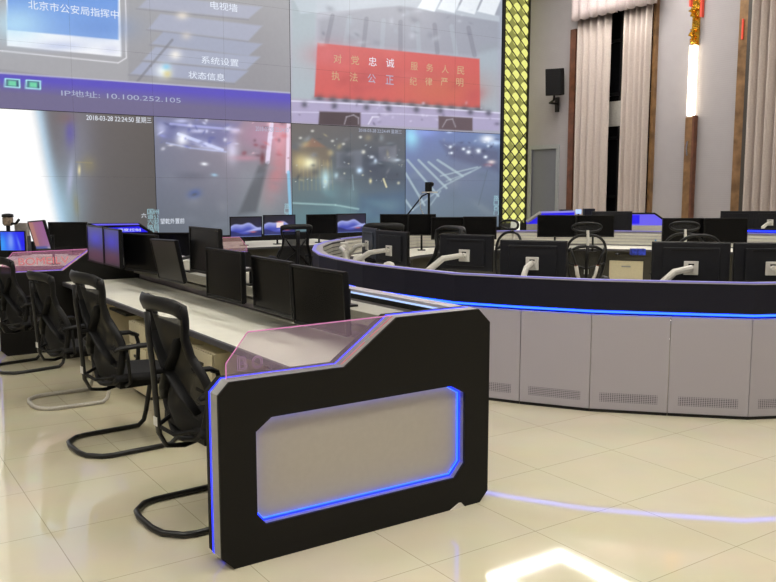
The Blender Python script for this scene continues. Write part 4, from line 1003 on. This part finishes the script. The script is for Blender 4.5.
# ------------------------------------------------------------------ tripod camera
c = onF(429, 186, 14.9); zc = c.z
t = thing('tripod_camera', 'small camera on a black tripod before the video wall', 'camera', (c.x, c.y, 0), math.radians(rd))
mb = MB(); mb.tube([(0, 0, .75), (0, 0, zc-.12)], .022, 10); mb.tube([(0, 0, .6), (0, 0, .85)], .035, 10); mb.build('column', 'black_plastic', t)
for k in range(3):
    an = k*2*PI/3+.5; MB().tube([(0, 0, zc-.55), (.5*math.cos(an), .5*math.sin(an), .01)], .016, 8).build('leg', 'black_plastic', t)
MB().tube([(0, 0, zc-.12), (-.12, .02, zc-.18), (-.42, .05, zc-.56)], .013, 8).build('pan_handle', 'black_plastic', t)
MB().box(-.13, .15, -.1, .1, zc-.12, zc-.10).build('tray', 'arm_white', t)
mb = MB(); mb.box(-.07, .05, -.08, .08, zc-.10, zc+.07); mb.build('camera_body', 'black_plastic', t, bevel=.01)
MB().at(Matrix.Translation((.04, -.05, zc+.03)) @ Matrix.Rotation(PI/2, 4, 'X')).lathe([(.045, -.02), (.045, .03), (.03, .05)], 14).build('lens', 'black_plastic', t)
MB().tube([(-.1, 0, zc-.12), (-.17, 0, zc-.2), (-.15, 0, zc-.4), (-.05, 0, zc-.6), (0, .02, .9)], .006, 6).build('cable', 'arm_white', t)

# ------------------------------------------------------------------ cantilever mesh chairs. local: faces +X, origin on the floor under the seat
def lerp(a, b, t): return a+(b-a)*t
def back_half(z):     # half width of the hourglass back
    return float(np.interp(z, [.44, .48, .56, .66, .76, .86, .95, 1.03, 1.10], [.14, .20, .245, .252, .228, .180, .178, .205, .215]))
def back_x(z, y=0.):  # curved profile, seen from the side; edges wrap forward
    return float(np.interp(z, [.44, .56, .70, .84, 1.0, 1.12], [.05, .01, .025, .0, -.045, -.075]))+ 1.25*y*y
def make_chair(label, group, sled='sled_black', band_mat='chair_black', full=True):
    t = thing('cantilever_chair', label, 'chair', (0, 0, 0), 0, group)
    # sled: rear loop on the floor, runners forward, uprights to the seat
    hw = .275; r = .0145; pts = []
    def arc(c, r_, a0, a1, n=6): return [(c[0]+r_*math.cos(lerp(a0, a1, i/n)), c[1]+r_*math.sin(lerp(a0, a1, i/n))) for i in range(n+1)]
    side = lambda s: [(.42, s*.235, .43), (.47, s*.25, .40), (.475, s*.26, .34), (.44, s*hw, .12), (.42, s*hw, .05), (.38, s*hw, .0175), (.32, s*hw, .0165), (0, s*hw, .0165), (-.06, s*(hw-.02), .0165), (-.13, s*(hw-.10), .0165)]
    path = side(1)+[(-.15, .08, .0165), (-.15, -.08, .0165)]+side(-1)[::-1]
    MB().tube(path, r*1.15, 10).build('sled_base', sled, t, smooth=True)
    # seat
    def seat_fn(u, v):
        x = .06+.46*u; y = (-.235+.47*v)*(1-.12*max(0, u-.8)*5*abs(2*v-1)**4)
        z = .475-.012*(math.sin(PI*v))+.010*math.cos(PI*u)-.05*max(0, u-.85)**2*40*.4
        return (x, y, z)
    MB().grid(seat_fn, 16, 14).build('seat', 'chair_fabric', t, smooth=True, solid=.045)
    mb = MB(); mb.box(.10, .44, -.17, .17, .40, .447); mb.tube([(.42, -.235, .43), (.42, .235, .43)], .015, 8); mb.tube([(.14, -.2, .43), (.14, .2, .43)], .013, 8); mb.build('seat_pan', 'chair_black', t, bevel=.006)
    # back: frame loop
    zs = [.44+.66*i/22 for i in range(23)]
    L_ = [(back_x(z, back_half(z)), back_half(z), z) for z in zs]; R_ = [(p[0], -p[1], p[2]) for p in L_]
    topr = [(back_x(1.12, .15), .165, 1.125), (back_x(1.12, .05), .08, 1.13), (back_x(1.12), 0, 1.13), (back_x(1.12, .05), -.08, 1.13), (back_x(1.12, .15), -.165, 1.125)]
    bot = [(back_x(.44, .06), -.06, .425), (back_x(.44, 0), 0, .42), (back_x(.44, .06), .06, .425)]
    loop = L_+topr+R_[::-1]+bot
    MB().tube(loop, .0165, 8, closed=True, flat=(1.7, .95)).build('back_frame', 'chair_black', t, smooth=True)
    # mesh sheet with an open window under the band
    def mesh_fn(u, v): z = .45+.60*v; h = back_half(z)-.01; y = (2*u-1)*h; return (back_x(z, y)+.006, y, z)
    bm_ = MB().grid(mesh_fn, 14, 22).build('back_mesh', 'chair_mesh', t, smooth=True)
    # headband wrapping back at both ends
    def hb(u, v):
        y = (-1+2*u)*.225; a = abs(-1+2*u)
        x = back_x(1.12, y)-.012-.03*(1-v)*0; z = 1.150-.062*v-.03*a**6
        return (x-.012*math.sin(PI*v), y, z)
    MB().grid(hb, 24, 8).build('head_band', 'headband_grey', t, smooth=True, solid=.026)
    # lumbar lobes: two crossing ribs
    mb = MB()
    for s in (1, -1):
        mb.tube([(back_x(.93, .14)-.012, s*.15, .95), (back_x(.86, .1)-.016, s*.09, .86), (back_x(.76)-.018, 0, .77), (back_x(.66, .1)-.014, -s*.12, .66), (back_x(.58, .2)-.01, -s*.21, .58)], [.012, .016, .018, .016, .012], 8, flat=(2.0, .5))
    mb.build('lumbar_rib', 'chair_black', t, smooth=True)
    # rear spine from under the seat to the band
    sp = [(.20, 0, .405), (.06, 0, .375), (-.03, 0, .39), (-.065, 0, .46), (-.075, 0, .62), (-.085, 0, .80), (-.10, 0, .95), (-.105, 0, 1.07)]
    MB().tube(sp, .019, 8, flat=(1.5, .6)).build('spine', 'chair_black', t, smooth=True)
    MB().box(-.083, -.080, -.022, .022, .50, .545).build('tag', 'tag_white', t)
    mb = MB()
    mb.tube([(-.08, 0, .77), (back_x(.77)-.015, 0, .77)], .014, 8)
    mb.build('spine_bracket', 'chair_black', t); mb = MB()
    mb.tube([(back_x(.5, .18), -.175, .49), (-.03, -.1, .47), (-.07, 0, .5), (-.03, .1, .47), (back_x(.5, .18), .175, .49)], .011, 8)
    mb.build('spine_bracket', 'chair_black', t)
    # arms
    for s in (1, -1):
        a_ = MB(); y = s*.275
        a_.tube([(.36, s*.235, .43), (.37, y, .44), (.395, y, .50), (.40, y, .61), (.385, y, .66), (.35, y, .675)], .0135, 8)
        MB().tube([(.12, s*.22, .43), (.13, y, .46), (.12, y, .60), (.11, y, .67)], .0115, 8).build('arm_post', 'chair_black', t, smooth=True)
        ar = a_.build('armrest', 'chair_black', t, smooth=True)
        MB().tube([(.03, y, .668), (.06, y, .682), (.20, y, .688), (.34, y, .684), (.39, y, .662)], [.016, .022, .024, .022, .014], 8, flat=(1.35, .7)).build('arm_pad', 'chair_black', ar, smooth=True)
    return t
G1 = 'black mesh chairs along the near desk'
chair = make_chair('nearest black mesh chair with a black sled base, beside the front end panel', G1)
def put(src, label, x, y, deg, group=G1, sc_=1., z=0., first=False):
    c = src if first else copy_tree(src)
    c['label'] = label; c['group'] = group
    if group is None and 'group' in c: del c['group']
    c.location = (x, y, z); c.rotation_euler = (0, 0, math.radians(deg)); c.scale = (sc_,)*3; return c
put(chair, chair['label'], 1.40, 4.06, 3, first=True, sc_=1.03)
put(chair, 'second nearest black mesh chair at the desk, black sled base, arms visible', 1.40, 5.53, 4, sc_=1.03)
c3 = put(chair, 'third mesh chair at the desk, on a pale plastic-wrapped sled base', 1.39, 6.93, 9, sc_=.935)
for ch in c3.children:
    if ch.name.startswith('sled_base'):
        ch.data = ch.data.copy(); ch.data.materials.clear(); ch.data.materials.append(MATS['sled_wrapped']); ch['label'] = 'pale plastic-wrapped sled base'
        ch.rotation_euler = (0, 0, math.radians(-9))
put(chair, 'fourth mesh chair at the desk, cut by the left edge', 1.36, 8.47, 12, sc_=.95)
GB = 'plain mesh chairs beyond the near desk'
q = onF(293, 260, 12.3); put(chair, 'mesh chair turned away before the lit monitors', q.x, q.y-.1, 80, group=GB, sc_=1.06)
q = onF(384, 240, 10.6); put(chair, 'mesh chair turned away behind the bluish monitors of the ring', q.x, q.y, 55, group=GB, sc_=1.13)
q = onF(441, 240, 8.9); put(chair, 'black chair facing left inside the ring above the front end panel', q.x+.1, q.y, 175, group=GB, sc_=1.15)

# ------------------------------------------------------------------ task chairs with oval headrests (inside the ring). local: faces +X
def make_task(label, group, headrest=True):
    t = thing('task_chair', label, 'chair', (0, 0, 0), 0, group)
    mb = MB()
    for k in range(5):
        a = 2*PI*k/5; mb.tube([(0, 0, .09), (.28*math.cos(a), .28*math.sin(a), .075)], [.028, .018], 8)
    mb.build('star_base', 'chrome', t)
    for k in range(5):
        a = 2*PI*k/5; MB().at(Matrix.Translation((.28*math.cos(a), .28*math.sin(a), .03)) @ Matrix.Rotation(a, 4, 'Z')).tube([(0, -.02, 0), (0, .02, 0)], .03, 12).build('castor', 'black_plastic', t)
    MB().tube([(0, 0, .08), (0, 0, .42)], .026, 10).build('gas_column', 'black_plastic', t)
    MB().grid(lambda u, v: (-.22+.46*u, -.235+.47*v, .48-.015*math.sin(PI*v)-.04*max(0, u-.8)), 12, 12).build('seat', 'chair_fabric', t, smooth=True, solid=.05)
    MB().box(-.12, .12, -.12, .12, .40, .455).build('mechanism', 'black_plastic', t, bevel=.01)
    # back frame
    def bx(z, y=0): return -.24-.10*(z-.5)+.5*y*y
    lp = []
    for i in range(40):
        a = 2*PI*i/40; y = .24*math.copysign(abs(math.cos(a))**.75, math.cos(a)); z = .87+.33*math.copysign(abs(math.sin(a))**.8, math.sin(a))
        y *= float(np.interp(z, [.54, .7, 1.1], [.62, .8, 1.05])); lp.append((bx(z, y), y, z))
    MB().tube(lp, .016, 8, closed=True).build('back_frame', 'headband_grey', t, smooth=True)
    MB().grid(lambda u, v: (lambda z: (lambda y: (bx(z, y)+.006, y, z))((2*u-1)*.235*float(np.interp(z, [.58, .7, .95, 1.06, 1.12], [.55, .78, .95, .9, .8]))))(.58+.52*v), 10, 12).build('back_mesh', 'chair_mesh_open', t, smooth=True)
    cr = MB(); cr.tube([(bx(1.02, .2), -.22, 1.0), (bx(1.0)-.03, -.1, 1.06), (bx(1.0)-.035, 0, 1.07), (bx(1.0)-.03, .1, 1.06), (bx(1.02, .2), .22, 1.0)], .018, 8)
    cr.tube([(bx(.9)-.02, -.21, .87), (bx(.85)-.02, 0, .80), (bx(.9)-.02, .21, .87)], .012, 8); cr.build('cross_bar', 'headband_grey', t, smooth=True)
    for s in (1, -1):
        y = MB().tube([(bx(1.05)-.02, s*.20, 1.05), (bx(.95)-.035, s*.165, .95), (bx(.85)-.035, s*.125, .84)], .018, 8, flat=(1.2, .8)).build('support', 'headband_grey', t, smooth=True)
        MB().tube([(bx(.85)-.035, s*.125, .838), (bx(.75)-.035, s*.105, .74), (bx(.65)-.02, s*.07, .64)], .023, 8, flat=(1.2, .8)).build('support_tip', 'arm_white', y, smooth=True)
        MB().tube([(bx(.85)-.036, s*.126, .85), (bx(.85)-.036, s*.125, .839)], .025, 8, flat=(1.2, .8)).build('support_ring', 'copper', y)
    MB().box(bx(.75)-.03, bx(.75)-.02, -.025, .025, .74, .81).build('tag', 'tag_white', t)
    MB().tube([(-.14, 0, .44), (-.27, 0, .50), (bx(.9)-.03, 0, .9), (bx(1.05)-.035, 0, 1.08)], .02, 8).build('spine', 'chair_black', t, smooth=True)
    if headrest:
        h = [(bx(1.2)+.02+.9*(.17*math.cos(2*PI*i/24))**2, .17*math.copysign(abs(math.cos(2*PI*i/24))**.8, math.cos(2*PI*i/24)), 1.285+.052*math.sin(2*PI*i/24)) for i in range(24)]
        hr = MB().tube(h, .014, 8, closed=True).build('headrest', 'headband_grey', t, smooth=True)
        MB().grid(lambda u, v: (bx(1.2)+.024+.9*((2*u-1)*.15)**2, (2*u-1)*.15, 1.245+.08*v), 8, 4).build('headrest_mesh', 'chair_mesh_open', hr)
        MB().tube([(bx(1.05)-.035, 0, 1.06), (bx(1.1)-.03, 0, 1.16), (bx(1.2), 0, 1.25)], .017, 8).build('headrest_stem', 'arm_white', hr)
    for s in (1, -1):
        a = MB().tube([(0, s*.2, .43), (0, s*.29, .46), (-.01, s*.29, .66)], .015, 8).build('armrest', 'chair_black', t, smooth=True)
        MB().box(-.12, .13, s*.29-.035, s*.29+.035, .66, .685).build('arm_pad', 'chair_black', a, bevel=.01)
    return t
GT = 'headrest task chairs inside the ring'
q = onF(581, 250, 9.9)
task = make_task('headrest chair seen from behind in the middle of the ring', GT)
fd = math.degrees(math.atan2(FWD.y, FWD.x))
put(task, 'headrest mesh chair seen from behind with white lower supports, in the middle', q.x, q.y, fd, group=GT, first=True)
q = onF(679, 250, 10.2); put(task, 'headrest mesh chair seen from behind at the right before black monitors', q.x, q.y, fd-8, group=GT)
q = onF(490, 250, 9.6); put(task, 'headrest chair turned sideways behind the middle monitors, below the lattice panel', q.x, q.y, fd+120, group=GT, sc_=1.02)
nt_ = make_task('mesh chair without headrest', None, headrest=False)
q = onF(691, 250, 8.9); put(nt_, 'mesh chair with a wide curved top rail in front of the right headrest chair', q.x, q.y, fd-4, group=None, sc_=1.04, first=True)

# ------------------------------------------------------------------ camera, world, view
cam = bpy.data.cameras.new('camera'); cam.sensor_width = 36; cam.lens = F_PX/776*36; cam.clip_end = 200
co = bpy.data.objects.new('camera', cam); COL.objects.link(co); co.location = (0, 0, CAMH)
fw = FWD*math.cos(TH)+Vector((0, 0, -math.sin(TH)))
co.rotation_euler = fw.to_track_quat('-Z', 'Y').to_euler()
sc.camera = co
w = bpy.data.worlds.new('world'); sc.world = w; w.use_nodes = True
w.node_tree.nodes['Background'].inputs['Color'].default_value = (.75, .72, .68, 1); w.node_tree.nodes['Background'].inputs['Strength'].default_value = .0
sc.view_settings.view_transform = 'Standard'; sc.view_settings.look = 'None'; sc.view_settings.gamma = 1; sc.view_settings.exposure = 0.
sc.view_settings.use_curve_mapping = False
sc.cycles.use_denoising = True; sc.cycles.max_bounces = 8; sc.cycles.transparent_max_bounces = 12
sc.cycles.sample_clamp_indirect = 4
